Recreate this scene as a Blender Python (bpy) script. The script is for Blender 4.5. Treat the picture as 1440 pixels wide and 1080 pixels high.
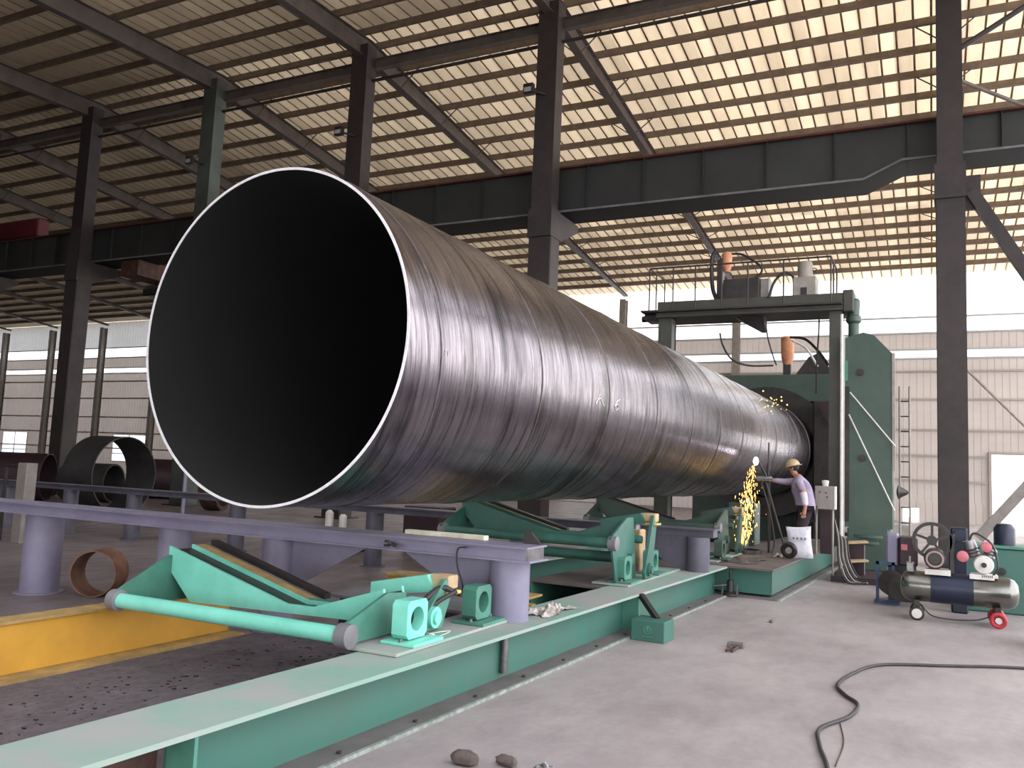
import bpy, bmesh, math, random
from mathutils import Vector, Matrix, Quaternion
random.seed(7)
for o in list(bpy.data.objects): bpy.data.objects.remove(o)
SC = bpy.context.scene
COL = SC.collection
PI = math.pi

# ------------------------------------------------------------------ camera
cam_d = bpy.data.cameras.new('camera'); cam = bpy.data.objects.new('camera', cam_d); COL.objects.link(cam)
cam_d.sensor_width = 36.0
cam_d.lens = 36.0*1180.0/1440.0
cam_d.clip_start = 0.05; cam_d.clip_end = 600
Rm = Matrix(((0.89474376, -0.00678306, -0.44652837),
             (0.44447267, 0.11054514, 0.88894534),
             (0.04333177, -0.99384796, 0.10192446)))          # columns: right, down, forward
Rb = Matrix(((Rm[0][0], -Rm[0][1], -Rm[0][2]), (Rm[1][0], -Rm[1][1], -Rm[1][2]), (Rm[2][0], -Rm[2][1], -Rm[2][2])))
cam.matrix_world = Matrix.Translation((0, 0, 1.6)) @ Rb.to_4x4()
SC.camera = cam

# ------------------------------------------------------------------ daylight, exposure
SC.view_settings.view_transform = 'Standard'
SC.view_settings.look = 'None'
SC.view_settings.gamma = 1.0
SC.view_settings.use_curve_mapping = False
SC.view_settings.exposure = 0.0
world = bpy.data.worlds.new('overcast_sky'); SC.world = world; world.use_nodes = True
wn = world.node_tree
for n in list(wn.nodes): wn.nodes.remove(n)
wo = wn.nodes.new('ShaderNodeOutputWorld'); wb = wn.nodes.new('ShaderNodeBackground')
wtc = wn.nodes.new('ShaderNodeTexCoord'); wsx = wn.nodes.new('ShaderNodeSeparateXYZ'); wr = wn.nodes.new('ShaderNodeValToRGB')
wn.links.new(wtc.outputs['Generated'], wsx.inputs[0]); wn.links.new(wsx.outputs['Z'], wr.inputs[0])
wr.color_ramp.elements[0].position = 0.0; wr.color_ramp.elements[0].color = (0.97, 0.945, 0.935, 1)
wr.color_ramp.elements[1].position = 0.6; wr.color_ramp.elements[1].color = (0.88, 0.90, 0.97, 1)
wn.links.new(wr.outputs[0], wb.inputs[0]); wb.inputs[1].default_value = 4.9
wn.links.new(wb.outputs[0], wo.inputs[0])

# ------------------------------------------------------------------ materials
def srgb(h):
    h = h.lstrip('#'); v = [int(h[i:i+2], 16)/255 for i in (0, 2, 4)]
    return tuple((c/12.92 if c <= .04045 else ((c+.055)/1.055)**2.4) for c in v) + (1,)
def newmat(name):
    m = bpy.data.materials.new(name); m.use_nodes = True
    nt = m.node_tree; b = nt.nodes['Principled BSDF']
    return m, nt, b
def N(nt, t, **kw):
    n = nt.nodes.new(t)
    for k, v in kw.items(): setattr(n, k, v)
    return n
def noise(nt, scale, detail=4, rough=.6, vec=None, mapscale=None):
    n = N(nt, 'ShaderNodeTexNoise'); n.inputs['Scale'].default_value = scale
    n.inputs['Detail'].default_value = detail; n.inputs['Roughness'].default_value = rough
    tc = N(nt, 'ShaderNodeTexCoord')
    src = tc.outputs['Object']
    if mapscale:
        mp = N(nt, 'ShaderNodeMapping'); mp.inputs['Scale'].default_value = mapscale
        nt.links.new(src, mp.inputs['Vector']); src = mp.outputs[0]
    nt.links.new(src, n.inputs['Vector'])
    return n
def ramp(nt, fac, stops):
    r = N(nt, 'ShaderNodeValToRGB')
    e = r.color_ramp.elements
    while len(e) < len(stops): e.new(0.5)
    for i, (p, c) in enumerate(stops):
        e[i].position = p; e[i].color = c if len(c) == 4 else tuple(c)+(1,)
    nt.links.new(fac, r.inputs[0]); return r
def painted(name, col, dirt, rough=.5, metal=0.0, scale=3.0, amt=.5, bump=.15):
    m, nt, b = newmat(name)
    n = noise(nt, scale, 6, .65)
    r = ramp(nt, n.outputs[0], [(.35, srgb(col)), (.5+.3*(1-amt), srgb(dirt))])
    nt.links.new(r.outputs[0], b.inputs['Base Color'])
    n2 = noise(nt, scale*12, 3, .6)
    bp = N(nt, 'ShaderNodeBump'); bp.inputs['Strength'].default_value = bump; bp.inputs['Distance'].default_value = .004
    nt.links.new(n2.outputs[0], bp.inputs['Height']); nt.links.new(bp.outputs[0], b.inputs['Normal'])
    b.inputs['Roughness'].default_value = rough; b.inputs['Metallic'].default_value = metal
    return m
def emis(name, col, s):
    m, nt, b = newmat(name)
    b.inputs['Base Color'].default_value = srgb(col)
    b.inputs['Emission Color'].default_value = srgb(col); b.inputs['Emission Strength'].default_value = s
    return m
M = {}
M['beam_green'] = painted('green beam paint', '#366a5e', '#406358', .45, 0, 1.6, .5)
M['dusty_green'] = painted('dusty green top', '#a09a9a', '#7f9f92', .6, 0, 1.6, .6)
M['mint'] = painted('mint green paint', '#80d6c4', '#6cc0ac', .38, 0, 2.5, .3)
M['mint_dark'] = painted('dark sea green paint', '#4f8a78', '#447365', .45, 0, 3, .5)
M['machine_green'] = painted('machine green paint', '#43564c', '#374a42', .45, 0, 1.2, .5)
M['yellow'] = painted('ochre yellow paint', '#d8a23c', '#c28f3a', .45, 0, 1.5, .4)
M['yellow_dirty'] = painted('scuffed yellow edge', '#b8975a', '#8f7850', .6, 0, 5, .6)
M['lilac'] = painted('lilac grey paint', '#848097', '#767288', .45, 0, 2.4, .5)
M['steel_dark'] = painted('dark structural steel', '#3a3030', '#2a2626', .6, 0, 2.0, .6)
M['steel_mid'] = painted('grey brown structural steel', '#5f544e', '#4a413c', .6, 0, 2.0, .5)
M['girder'] = painted('crane girder paint', '#2d302f', '#242525', .55, 0, .8, .5)
M['girder_top'] = painted('rusty girder top', '#5a2c22', '#3e2420', .7, 0, 3, .6)
M['column_green'] = painted('green grey column paint', '#525c56', '#3c3f3c', .6, 0, .6, .6)
M['purlin'] = painted('purlin steel', '#7d6c5c', '#66584c', .6, 0, 3, .5)
M['red'] = painted('crane red paint', '#6e222a', '#451a20', .5, 0, 2, .5)
M['bare'] = painted('bare steel', '#8f8f92', '#6a6668', .35, .8, 6, .5)
M['dark_metal'] = painted('oily dark metal', '#2b2a2c', '#3d3836', .4, .4, 5, .5)
M['rust'] = painted('brown scale steel', '#5c3d31', '#3a2824', .7, .1, 4, .6)
M['brown_ring'] = painted('rusty ring steel', '#8d6350', '#5d4034', .65, .1, 4, .6)
M['maroon'] = painted('maroon steel', '#38222a', '#2c1e24', .5, 0, 4, .5)
M['coil_dark'] = painted('dark grey plate', '#3b3d3d', '#2c2829', .5, .2, 2, .5)
M['rubber'] = painted('black rubber', '#232122', '#302d2d', .6, 0, 8, .5)
M['white'] = painted('off white paint', '#d8d6d2', '#bdb9b2', .5, 0, 5, .3)
M['grey_box'] = painted('grey cabinet paint', '#8d8782', '#77716d', .45, 0, 4, .4)
M['motor_grey'] = painted('light grey motor', '#9a948c', '#837d76', .5, 0, 5, .4)
M['peach'] = painted('orange hopper', '#d99a70', '#b77c5a', .6, 0, 5, .5)
M['beige'] = painted('beige wear pad', '#c4ab86', '#a08a6a', .6, 0, 7, .5)
M['brass'] = painted('yellow wear pad', '#e2cf78', '#c0a65a', .5, 0, 7, .5)
M['blue'] = painted('blue frame paint', '#2c4a72', '#223552', .5, 0, 5, .5)
M['tin_red'] = painted('bright red plastic', '#c8323c', '#9c2a34', .45, 0, 5, .4)
M['ring_grey'] = painted('pinkish grey casting', '#a8918f', '#8a7674', .45, .2, 5, .4)
M['coral'] = painted('faded red filter', '#c8727a', '#a85560', .5, 0, 5, .4)
M['navy'] = painted('dark blue paint', '#232a40', '#1c2130', .4, .2, 3, .5)
M['sack'] = painted('white woven sack', '#dcdbe4', '#c2c0cb', .7, 0, 12, .4, .6)
M['ink'] = painted('dark printing ink', '#4a4856', '#3c3a46', .7, 0, 12, .4)
M['cloth'] = painted('dirty white rag', '#cfcac4', '#8d867f', .9, 0, 14, .7, .8)
M['skin'] = painted('skin', '#a87a63', '#8f6652', .6, 0, 8, .3)
M['shirt'] = painted('lilac grey shirt', '#a498ae', '#857a90', .85, 0, 5, .5, .5)
M['sleeve'] = painted('pale sleeve guard', '#d8cfdc', '#bdb2c4', .85, 0, 5, .4, .5)
M['trousers'] = painted('dark plum trousers', '#35262f', '#2a2028', .85, 0, 5, .5, .5)
M['helmet'] = painted('tan hard hat', '#b6a27c', '#9c8a68', .4, 0, 5, .3)
M['hair'] = painted('black hair', '#1c1717', '#262020', .7, 0, 20, .4)
M['pale_board'] = painted('whitewashed timber lath', '#e0dccb', '#c5bfa8', .7, 0, 10, .4)
M['soil'] = None
M['lilac_shade'] = painted('shaded lilac grey paint', '#5c5a69', '#4b4954', .5, 0, 3, .6)  # shade under the pipe put into a darker lilac
M['deck_brown'] = painted('brown grey deck', '#6a615d', '#554d4a', .6, 0, 2, .6)
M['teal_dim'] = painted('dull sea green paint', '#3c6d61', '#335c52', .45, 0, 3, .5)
M['flange_edge'] = painted('lit grey flange edge', '#77777a', '#5a5a5e', .5, 0, 2, .5)  # lit edge line of the girder put into a paler colour
M['flange_dust'] = painted('dust covered flange', '#6e6768', '#5d5a58', .7, 0, 3, .6)
M['pale_edge'] = painted('scuffed pale edge', '#9fa39f', '#6f7a74', .5, 0, 14, .7)
M['under'] = painted('shaded underside', '#19181a', '#121213', .7, 0, 2, .5)  # shade below the crane girders put into a near black colour
M['gantry'] = painted('olive grey gantry paint', '#45473f', '#383933', .55, 0, 2, .5)
M['deck_grey'] = painted('grey deck plate', '#7d7c80', '#66666a', .55, 0, 2.5, .6)
M['stub'] = painted('sea green short part', '#4f8a78', '#447365', .45, 0, 3, .5)
M['brick'] = painted('dark dusty block', '#5f5450', '#463d3b', .9, 0, 9, .6, .6)
M['spark'] = emis('glowing sparks', '#f6c872', 2.4)
M['arc'] = emis('cutting flame', '#fff4ff', 12.0)
M['lamp_glass'] = painted('floodlight glass', '#c9cdd0', '#aab0b4', .15, .3, 5, .3)

# corrugated roof sheet
def sheet_mat(name, c0, c1, rough=.55, mscale=(.35, 2.4, 1), trans=0.0, light_ramp=False):
    m, nt, b = newmat(name)
    n = noise(nt, 1.0, 5, .7, mapscale=mscale)
    r = ramp(nt, n.outputs[0], [(.3, srgb(c0)), (.7, srgb(c1))])
    nt.links.new(r.outputs[0], b.inputs['Base Color']); b.inputs['Roughness'].default_value = rough
    if trans:
        t = N(nt, 'ShaderNodeBsdfTranslucent'); nt.links.new(r.outputs[0], t.inputs[0])
        x = N(nt, 'ShaderNodeMixShader'); x.inputs[0].default_value = trans
        if light_ramp:      # bright right, dim left: fall of light put into translucency; varied sheet by sheet
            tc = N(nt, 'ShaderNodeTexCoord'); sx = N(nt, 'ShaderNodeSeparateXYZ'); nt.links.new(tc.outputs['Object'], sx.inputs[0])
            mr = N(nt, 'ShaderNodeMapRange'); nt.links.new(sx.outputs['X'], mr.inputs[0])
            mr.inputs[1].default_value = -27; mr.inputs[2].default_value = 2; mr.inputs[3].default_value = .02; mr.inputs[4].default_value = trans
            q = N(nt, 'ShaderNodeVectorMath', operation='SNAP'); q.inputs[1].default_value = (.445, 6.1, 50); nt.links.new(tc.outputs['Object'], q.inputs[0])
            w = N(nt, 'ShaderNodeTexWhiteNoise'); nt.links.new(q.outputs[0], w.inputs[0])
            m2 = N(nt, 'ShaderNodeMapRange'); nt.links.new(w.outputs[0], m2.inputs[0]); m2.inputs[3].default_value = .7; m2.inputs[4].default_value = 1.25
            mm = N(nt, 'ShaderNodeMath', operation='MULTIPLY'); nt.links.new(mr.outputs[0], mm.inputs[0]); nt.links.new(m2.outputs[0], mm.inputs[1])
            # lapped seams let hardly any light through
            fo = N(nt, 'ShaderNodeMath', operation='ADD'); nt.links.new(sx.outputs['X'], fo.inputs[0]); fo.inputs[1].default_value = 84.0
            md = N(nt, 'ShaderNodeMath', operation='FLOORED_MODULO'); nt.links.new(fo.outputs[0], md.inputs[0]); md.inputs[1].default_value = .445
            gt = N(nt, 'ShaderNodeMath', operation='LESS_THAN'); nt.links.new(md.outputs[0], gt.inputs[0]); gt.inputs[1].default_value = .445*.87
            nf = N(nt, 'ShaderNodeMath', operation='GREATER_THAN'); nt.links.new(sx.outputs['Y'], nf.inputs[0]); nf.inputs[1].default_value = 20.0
            nm = N(nt, 'ShaderNodeMapRange'); nt.links.new(nf.outputs[0], nm.inputs[0]); nm.inputs[3].default_value = .32; nm.inputs[4].default_value = 1.0   # dimmer light on the near slope put into translucency too
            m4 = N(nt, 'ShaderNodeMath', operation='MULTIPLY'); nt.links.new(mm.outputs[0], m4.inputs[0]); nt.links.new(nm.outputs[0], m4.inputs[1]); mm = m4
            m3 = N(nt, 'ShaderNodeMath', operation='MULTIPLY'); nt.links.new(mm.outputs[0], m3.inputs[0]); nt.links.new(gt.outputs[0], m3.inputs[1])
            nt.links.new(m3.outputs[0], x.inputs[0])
        nt.links.new(b.outputs[0], x.inputs[1]); nt.links.new(t.outputs[0], x.inputs[2]); nt.links.new(x.outputs[0], nt.nodes['Material Output'].inputs[0])
    return m
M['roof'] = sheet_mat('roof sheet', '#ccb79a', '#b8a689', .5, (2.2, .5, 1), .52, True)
M['wall_sheet'] = sheet_mat('wall sheet', '#b4aba4', '#a69d97', .6, (.2, .2, .6), .17)
M['wall_upper'] = sheet_mat('translucent wall sheet', '#c5c6c6', '#b6b8b9', .6, (.2, .2, .6), .2)
def frp():
    m, nt, b = newmat('frosted daylight panel')
    tr = N(nt, 'ShaderNodeBsdfTranslucent'); tr.inputs[0].default_value = (.95, .97, 1, 1)
    df = N(nt, 'ShaderNodeBsdfDiffuse'); df.inputs[0].default_value = (.8, .82, .84, 1)
    mx = N(nt, 'ShaderNodeMixShader'); mx.inputs[0].default_value = .75
    nt.links.new(df.outputs[0], mx.inputs[1]); nt.links.new(tr.outputs[0], mx.inputs[2])
    nt.links.new(mx.outputs[0], nt.nodes['Material Output'].inputs[0]); return m
M['frp'] = frp()
# concrete floor
def floor_mat():
    m, nt, b = newmat('worn concrete floor')
    n = noise(nt, .35, 8, .62); n2 = noise(nt, 2.2, 6, .65, mapscale=(1, .45, 1)); n3 = noise(nt, 14, 5, .7)
    r = ramp(nt, n.outputs[0], [(.3, srgb('#8a8283')), (.52, srgb('#a29a9a')), (.7, srgb('#b2aaa7'))])
    r2 = ramp(nt, n2.outputs[0], [(.3, (.72, .70, .71)), (.6, (1, 1, 1))])
    r3 = ramp(nt, n3.outputs[0], [(.3, (.88, .87, .87)), (.6, (1, 1, 1))])
    mx = N(nt, 'ShaderNodeMixRGB', blend_type='MULTIPLY'); mx.inputs[0].default_value = .8
    mx2 = N(nt, 'ShaderNodeMixRGB', blend_type='MULTIPLY'); mx2.inputs[0].default_value = .8
    nt.links.new(r.outputs[0], mx.inputs[1]); nt.links.new(r2.outputs[0], mx.inputs[2])
    nt.links.new(mx.outputs[0], mx2.inputs[1]); nt.links.new(r3.outputs[0], mx2.inputs[2])
    tc = N(nt, 'ShaderNodeTexCoord'); sx = N(nt, 'ShaderNodeSeparateXYZ'); nt.links.new(tc.outputs['Object'], sx.inputs[0])
    ad = N(nt, 'ShaderNodeMath', operation='MULTIPLY_ADD'); nt.links.new(n2.outputs[0], ad.inputs[0]); ad.inputs[1].default_value = 3.0; nt.links.new(sx.outputs['X'], ad.inputs[2])
    mr = N(nt, 'ShaderNodeMapRange'); nt.links.new(ad.outputs[0], mr.inputs[0]); mr.inputs[1].default_value = -5.2; mr.inputs[2].default_value = -2.6
    mx3 = N(nt, 'ShaderNodeMixRGB', blend_type='MULTIPLY'); mx3.inputs[0].default_value = 1      # floor colour is darker left of the bed
    r4 = ramp(nt, mr.outputs[0], [(0, (.50, .46, .47)), (1, (1, 1, 1))])
    nt.links.new(mx2.outputs[0], mx3.inputs[1]); nt.links.new(r4.outputs[0], mx3.inputs[2])
    nt.links.new(mx3.outputs[0], b.inputs['Base Color'])
    rr = ramp(nt, n2.outputs[0], [(.3, (.62, .62, .62)), (.7, (.38, .38, .38))])
    nt.links.new(rr.outputs[0], b.inputs['Roughness'])
    bp = N(nt, 'ShaderNodeBump'); bp.inputs['Strength'].default_value = .12; bp.inputs['Distance'].default_value = .01
    nt.links.new(n3.outputs[0], bp.inputs['Height']); nt.links.new(bp.outputs[0], b.inputs['Normal'])
    return m
M['floor'] = floor_mat()
def soil_mat():
    m, nt, b = newmat('flux dust and scale')
    n = noise(nt, 3.5, 10, .75); n3 = noise(nt, 26, 6, .8, mapscale=(1, .5, 1))
    r = ramp(nt, n.outputs[0], [(.3, srgb('#4a4246')), (.55, srgb('#5f565a')), (.75, srgb('#70666a'))])
    r3 = ramp(nt, n3.outputs[0], [(.34, (.45, .43, .45)), (.5, (1, 1, 1))])
    mx = N(nt, 'ShaderNodeMixRGB', blend_type='MULTIPLY'); mx.inputs[0].default_value = .9
    nt.links.new(r.outputs[0], mx.inputs[1]); nt.links.new(r3.outputs[0], mx.inputs[2])
    nt.links.new(mx.outputs[0], b.inputs['Base Color']); b.inputs['Roughness'].default_value = .9
    bp = N(nt, 'ShaderNodeBump'); bp.inputs['Strength'].default_value = .5; bp.inputs['Distance'].default_value = .012
    nt.links.new(n3.outputs[0], bp.inputs['Height']); nt.links.new(bp.outputs[0], b.inputs['Normal'])
    return m
M['soil'] = soil_mat()
# spiral pipe shell: brushed mill steel, streaks running round the pipe
def pipe_mat():
    m, nt, b = newmat('spiral welded pipe steel')
    tc = N(nt, 'ShaderNodeTexCoord'); sx = N(nt, 'ShaderNodeSeparateXYZ'); nt.links.new(tc.outputs['Object'], sx.inputs[0])
    at = N(nt, 'ShaderNodeMath', operation='ARCTAN2'); nt.links.new(sx.outputs['Z'], at.inputs[0]); nt.links.new(sx.outputs['X'], at.inputs[1])
    ml = N(nt, 'ShaderNodeMath', operation='MULTIPLY_ADD'); nt.links.new(at.outputs[0], ml.inputs[0]); ml.inputs[1].default_value = 1.6/(2*PI)
    nt.links.new(sx.outputs['Y'], ml.inputs[2])            # helical coordinate
    def band(k, zk, detail, seedoff, rough=.7):
        cb = N(nt, 'ShaderNodeCombineXYZ')
        a = N(nt, 'ShaderNodeMath', operation='MULTIPLY_ADD'); nt.links.new(ml.outputs[0], a.inputs[0]); a.inputs[1].default_value = k; a.inputs[2].default_value = seedoff
        c = N(nt, 'ShaderNodeMath', operation='MULTIPLY'); nt.links.new(sx.outputs['X'], c.inputs[0]); c.inputs[1].default_value = zk
        d = N(nt, 'ShaderNodeMath', operation='MULTIPLY'); nt.links.new(sx.outputs['Z'], d.inputs[0]); d.inputs[1].default_value = zk
        nt.links.new(a.outputs[0], cb.inputs[0]); nt.links.new(c.outputs[0], cb.inputs[1]); nt.links.new(d.outputs[0], cb.inputs[2])
        n = N(nt, 'ShaderNodeTexNoise'); n.inputs['Scale'].default_value = 1; n.inputs['Detail'].default_value = detail; n.inputs['Roughness'].default_value = rough
        nt.links.new(cb.outputs[0], n.inputs['Vector']); return n
    n1 = band(1.5, .55, 3, 0); n2 = band(11, .8, 5, 30, .75); n3 = band(46, .9, 4, 90, .8)
    r1 = ramp(nt, n1.outputs[0], [(.30, srgb('#322d32')), (.42, srgb('#7b747b')), (.55, srgb('#8b8389')), (.68, srgb('#3f3a38'))])
    r2 = ramp(nt, n2.outputs[0], [(.34, (.14, .13, .14)), (.46, (.75, .75, .75)), (.58, (1.0, 1, 1))])
    r3 = ramp(nt, n3.outputs[0], [(.36, (.35, .34, .35)), (.50, (1, 1, 1))])
    mx = N(nt, 'ShaderNodeMixRGB', blend_type='MULTIPLY'); mx.inputs[0].default_value = 1
    mx2 = N(nt, 'ShaderNodeMixRGB', blend_type='MULTIPLY'); mx2.inputs[0].default_value = 1
    nt.links.new(r1.outputs[0], mx.inputs[1]); nt.links.new(r2.outputs[0], mx.inputs[2])
    nt.links.new(mx.outputs[0], mx2.inputs[1]); nt.links.new(r3.outputs[0], mx2.inputs[2])
    nt.links.new(mx2.outputs[0], b.inputs['Base Color'])
    rr = ramp(nt, n2.outputs[0], [(.3, (.34, .34, .34)), (.6, (.17, .17, .17))]); nt.links.new(rr.outputs[0], b.inputs['Roughness'])
    b.inputs['Metallic'].default_value = .93
    bp = N(nt, 'ShaderNodeBump'); bp.inputs['Strength'].default_value = .35; bp.inputs['Distance'].default_value = .006
    nt.links.new(n3.outputs[0], bp.inputs['Height']); nt.links.new(bp.outputs[0], b.inputs['Normal'])
    return m
M['pipe'] = pipe_mat()
M['pipe_inside'] = painted('shaded pipe inside', '#0b0b0c', '#111112', .9, 0, 2, .5)  # near black: the shade inside the bore is put into its colour
M['rim'] = painted('bright bevelled pipe edge', '#e6e6ea', '#cfcfd4', .5, .1, 20, .3)
M['weld'] = painted('weld bead', '#77706f', '#5c5557', .4, .7, 10, .5)
M['tank'] = painted('polished tank steel', '#85857f', '#6a6a66', .25, .9, 2, .4)

# ------------------------------------------------------------------ mesh builder
class MB:
    def __init__(s): s.v = []; s.f = []
    def add(s, vs, fs):
        k = len(s.v); s.v += [Vector(v) for v in vs]; s.f += [tuple(i+k for i in f) for f in fs]; return s
    def box(s, x0, x1, y0, y1, z0, z1):
        return s.add([(x, y, z) for z in (z0, z1) for (x, y) in ((x0, y0), (x1, y0), (x1, y1), (x0, y1))],
                     [(3, 2, 1, 0), (4, 5, 6, 7), (0, 1, 5, 4), (1, 2, 6, 5), (2, 3, 7, 6), (3, 0, 4, 7)])
    def cham(s, x0, x1, y0, y1, z0, z1, c=.01):
        b = [(x0+c, y0), (x1-c, y0), (x1, y0+c), (x1, y1-c), (x1-c, y1), (x0+c, y1), (x0, y1-c), (x0, y0+c)]
        i = [(min(max(x, x0+c), x1-c), min(max(y, y0+c), y1-c)) for x, y in b]
        vs = [(x, y, z0) for x, y in i]+[(x, y, z0+c) for x, y in b]+[(x, y, z1-c) for x, y in b]+[(x, y, z1) for x, y in i]
        fs = [tuple(range(7, -1, -1)), tuple(range(24, 32))]
        for r in range(3):
            for k in range(8): fs.append((r*8+k, r*8+(k+1) % 8, r*8+8+(k+1) % 8, r*8+8+k))
        return s.add(vs, fs)
    def frame(s, d):
        d = Vector(d).normalized(); u = d.orthogonal().normalized()
        if abs(d.z) < .95: u = Vector((0, 0, 1)).cross(d).normalized()
        return u, d.cross(u)
    def tube(s, p0, p1, r, n=16, r1=None, cap=True):
        p0, p1 = Vector(p0), Vector(p1); u, w = s.frame(p1-p0); r1 = r if r1 is None else r1
        vs = [p0+(u*math.cos(2*PI*i/n)+w*math.sin(2*PI*i/n))*r for i in range(n)]
        vs += [p1+(u*math.cos(2*PI*i/n)+w*math.sin(2*PI*i/n))*r1 for i in range(n)]
        fs = [(i, (i+1) % n, n+(i+1) % n, n+i) for i in range(n)]
        if cap: fs += [tuple(range(n-1, -1, -1)), tuple(range(n, 2*n))]
        return s.add(vs, fs)
    def path(s, pts, r, n=8):
        pts = [Vector(p) for p in pts]; rings = []
        u = None
        for i, p in enumerate(pts):
            d = (pts[min(i+1, len(pts)-1)]-pts[max(i-1, 0)]).normalized()
            if u is None: u, w = s.frame(d)
            u = (u-d*u.dot(d)).normalized(); w = d.cross(u)
            rings.append([p+(u*math.cos(2*PI*k/n)+w*math.sin(2*PI*k/n))*r for k in range(n)])
        fs = []
        for i in range(len(pts)-1):
            for k in range(n): fs.append((i*n+k, i*n+(k+1) % n, (i+1)*n+(k+1) % n, (i+1)*n+k))
        fs += [tuple(range(n-1, -1, -1)), tuple((len(pts)-1)*n+k for k in range(n))]
        return s.add([v for r_ in rings for v in r_], fs)
    def prism(s, poly, axis, t0, t1):
        # poly: 2D points; axis 'x': (y,z), 'y': (x,z), 'z': (x,y)
        def P(a, b, t): return {'x': (t, a, b), 'y': (a, t, b), 'z': (a, b, t)}[axis]
        n = len(poly)
        return s.add([P(a, b, t0) for a, b in poly]+[P(a, b, t1) for a, b in poly],
                     [tuple(range(n-1, -1, -1)), tuple(range(n, 2*n))]+[(i, (i+1) % n, n+(i+1) % n, n+i) for i in range(n)])
    def lathe(s, org, d, prof, n=24, closed=False):
        org = Vector(org); d = Vector(d).normalized(); u, w = s.frame(d)
        vs = []
        for (r, h) in prof:
            for k in range(n): vs.append(org+d*h+(u*math.cos(2*PI*k/n)+w*math.sin(2*PI*k/n))*max(r, 1e-4))
        fs = []
        m = len(prof)
        for i in range(m if closed else m-1):
            j = (i+1) % m
            for k in range(n): fs.append((i*n+k, i*n+(k+1) % n, j*n+(k+1) % n, j*n+k))
        if not closed: fs += [tuple(range(n-1, -1, -1)), tuple((m-1)*n+k for k in range(n))]
        return s.add(vs, fs)
    def ring(s, org, d, ro, ri, h, n=32):
        return s.lathe(org, d, [(ro, 0), (ro, h), (ri, h), (ri, 0)], n, True)
    def torus(s, org, d, R, r, n=32, m=8):
        prof = [(R+r*math.cos(2*PI*i/m), r*math.sin(2*PI*i/m)) for i in range(m)]
        return s.lathe(org, d, prof, n, True)
    def ball(s, c, r, sc=(1, 1, 1), n=12, m=8):
        vs = [Vector(c)+Vector((0, 0, -r*sc[2]))]
        for i in range(1, m):
            a = -PI/2+PI*i/m
            for k in range(n): vs.append(Vector(c)+Vector((r*sc[0]*math.cos(a)*math.cos(2*PI*k/n), r*sc[1]*math.cos(a)*math.sin(2*PI*k/n), r*sc[2]*math.sin(a))))
        vs.append(Vector(c)+Vector((0, 0, r*sc[2])))
        fs = [(0, 1+(k+1) % n, 1+k) for k in range(n)]
        for i in range(m-2):
            for k in range(n): fs.append((1+i*n+k, 1+i*n+(k+1) % n, 1+(i+1)*n+(k+1) % n, 1+(i+1)*n+k))
        L = 1+(m-2)*n
        fs += [(L+k, L+(k+1) % n, len(vs)-1) for k in range(n)]
        return s.add(vs, fs)
    def ibeam(s, p0, p1, h, w, tf=.02, tw=.012, up=(0, 0, 1)):
        # I section, p0-p1 is the centre of the top of the top flange
        p0, p1 = Vector(p0), Vector(p1); d = (p1-p0).normalized(); r = d.cross(Vector(up)).normalized(); u = r.cross(d)
        for (a0, a1, b0, b1) in ((-w/2, w/2, -tf, 0), (-w/2, w/2, -h, -h+tf), (-tw/2, tw/2, -h+tf, -tf)):
            vs = [p+r*a+u*b for p in (p0, p1) for (a, b) in ((a0, b0), (a1, b0), (a1, b1), (a0, b1))]
            s.add(vs, [(0, 1, 2, 3), (7, 6, 5, 4), (0, 4, 5, 1), (1, 5, 6, 2), (2, 6, 7, 3), (3, 7, 4, 0)])
        return s
    def bar(s, p0, p1, w, h, up=(0, 0, 1)):
        p0, p1 = Vector(p0), Vector(p1); d = (p1-p0).normalized(); r = d.cross(Vector(up))
        r = r.normalized() if r.length > 1e-4 else Vector((1, 0, 0)); u = r.cross(d)
        vs = [p+r*a+u*b for p in (p0, p1) for (a, b) in ((-w/2, -h/2), (w/2, -h/2), (w/2, h/2), (-w/2, h/2))]
        return s.add(vs, [(0, 1, 2, 3), (7, 6, 5, 4), (0, 4, 5, 1), (1, 5, 6, 2), (2, 6, 7, 3), (3, 7, 4, 0)])
    def rot(s, ang, axis, c, start=0):
        R = Matrix.Rotation(ang, 3, axis); c = Vector(c)
        for i in range(start, len(s.v)): s.v[i] = R @ (s.v[i]-c)+c
        return s

FR = {}                                   # root name -> location of its origin in its own frame
LINE = math.radians(-2.2)                 # the run-out bed lies 2.2 degrees off the building axis
def toworld(p, fr):
    p = Vector(p)
    return Matrix.Rotation(LINE, 3, 'Z') @ p if fr == 'L' else p
def link(name, mb, mat, loc, ang=35):
    me = bpy.data.meshes.new(name)
    me.from_pydata([tuple(v-Vector(loc)) for v in mb.v], [], mb.f)
    bm = bmesh.new(); bm.from_mesh(me); bmesh.ops.recalc_face_normals(bm, faces=bm.faces); bm.to_mesh(me); bm.free()
    me.polygons.foreach_set('use_smooth', [True]*len(me.polygons)); me.set_sharp_from_angle(angle=math.radians(ang))
    me.materials.append(M[mat] if isinstance(mat, str) else mat)
    o = bpy.data.objects.new(name, me); COL.objects.link(o); return o
def tag(o, label, cat, group=None, kind=None):
    o['label'] = label; o['category'] = cat
    if group: o['group'] = group
    if kind: o['kind'] = kind
    return o
def thing(name, label, cat, loc, group=None, fr='W'):
    o = bpy.data.objects.new(name, None); COL.objects.link(o); o.empty_display_size = .2
    o.location = toworld(loc, fr); o.rotation_euler = (0, 0, LINE if fr == 'L' else 0)
    FR[o.name] = Vector(loc); return tag(o, label, cat, group)
def part(name, mb, mat, parent, label=None):
    loc = FR[parent.name]; o = link(name, mb, mat, loc); o.parent = parent; FR[o.name] = loc
    if label: o['label'] = label
    return o
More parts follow.
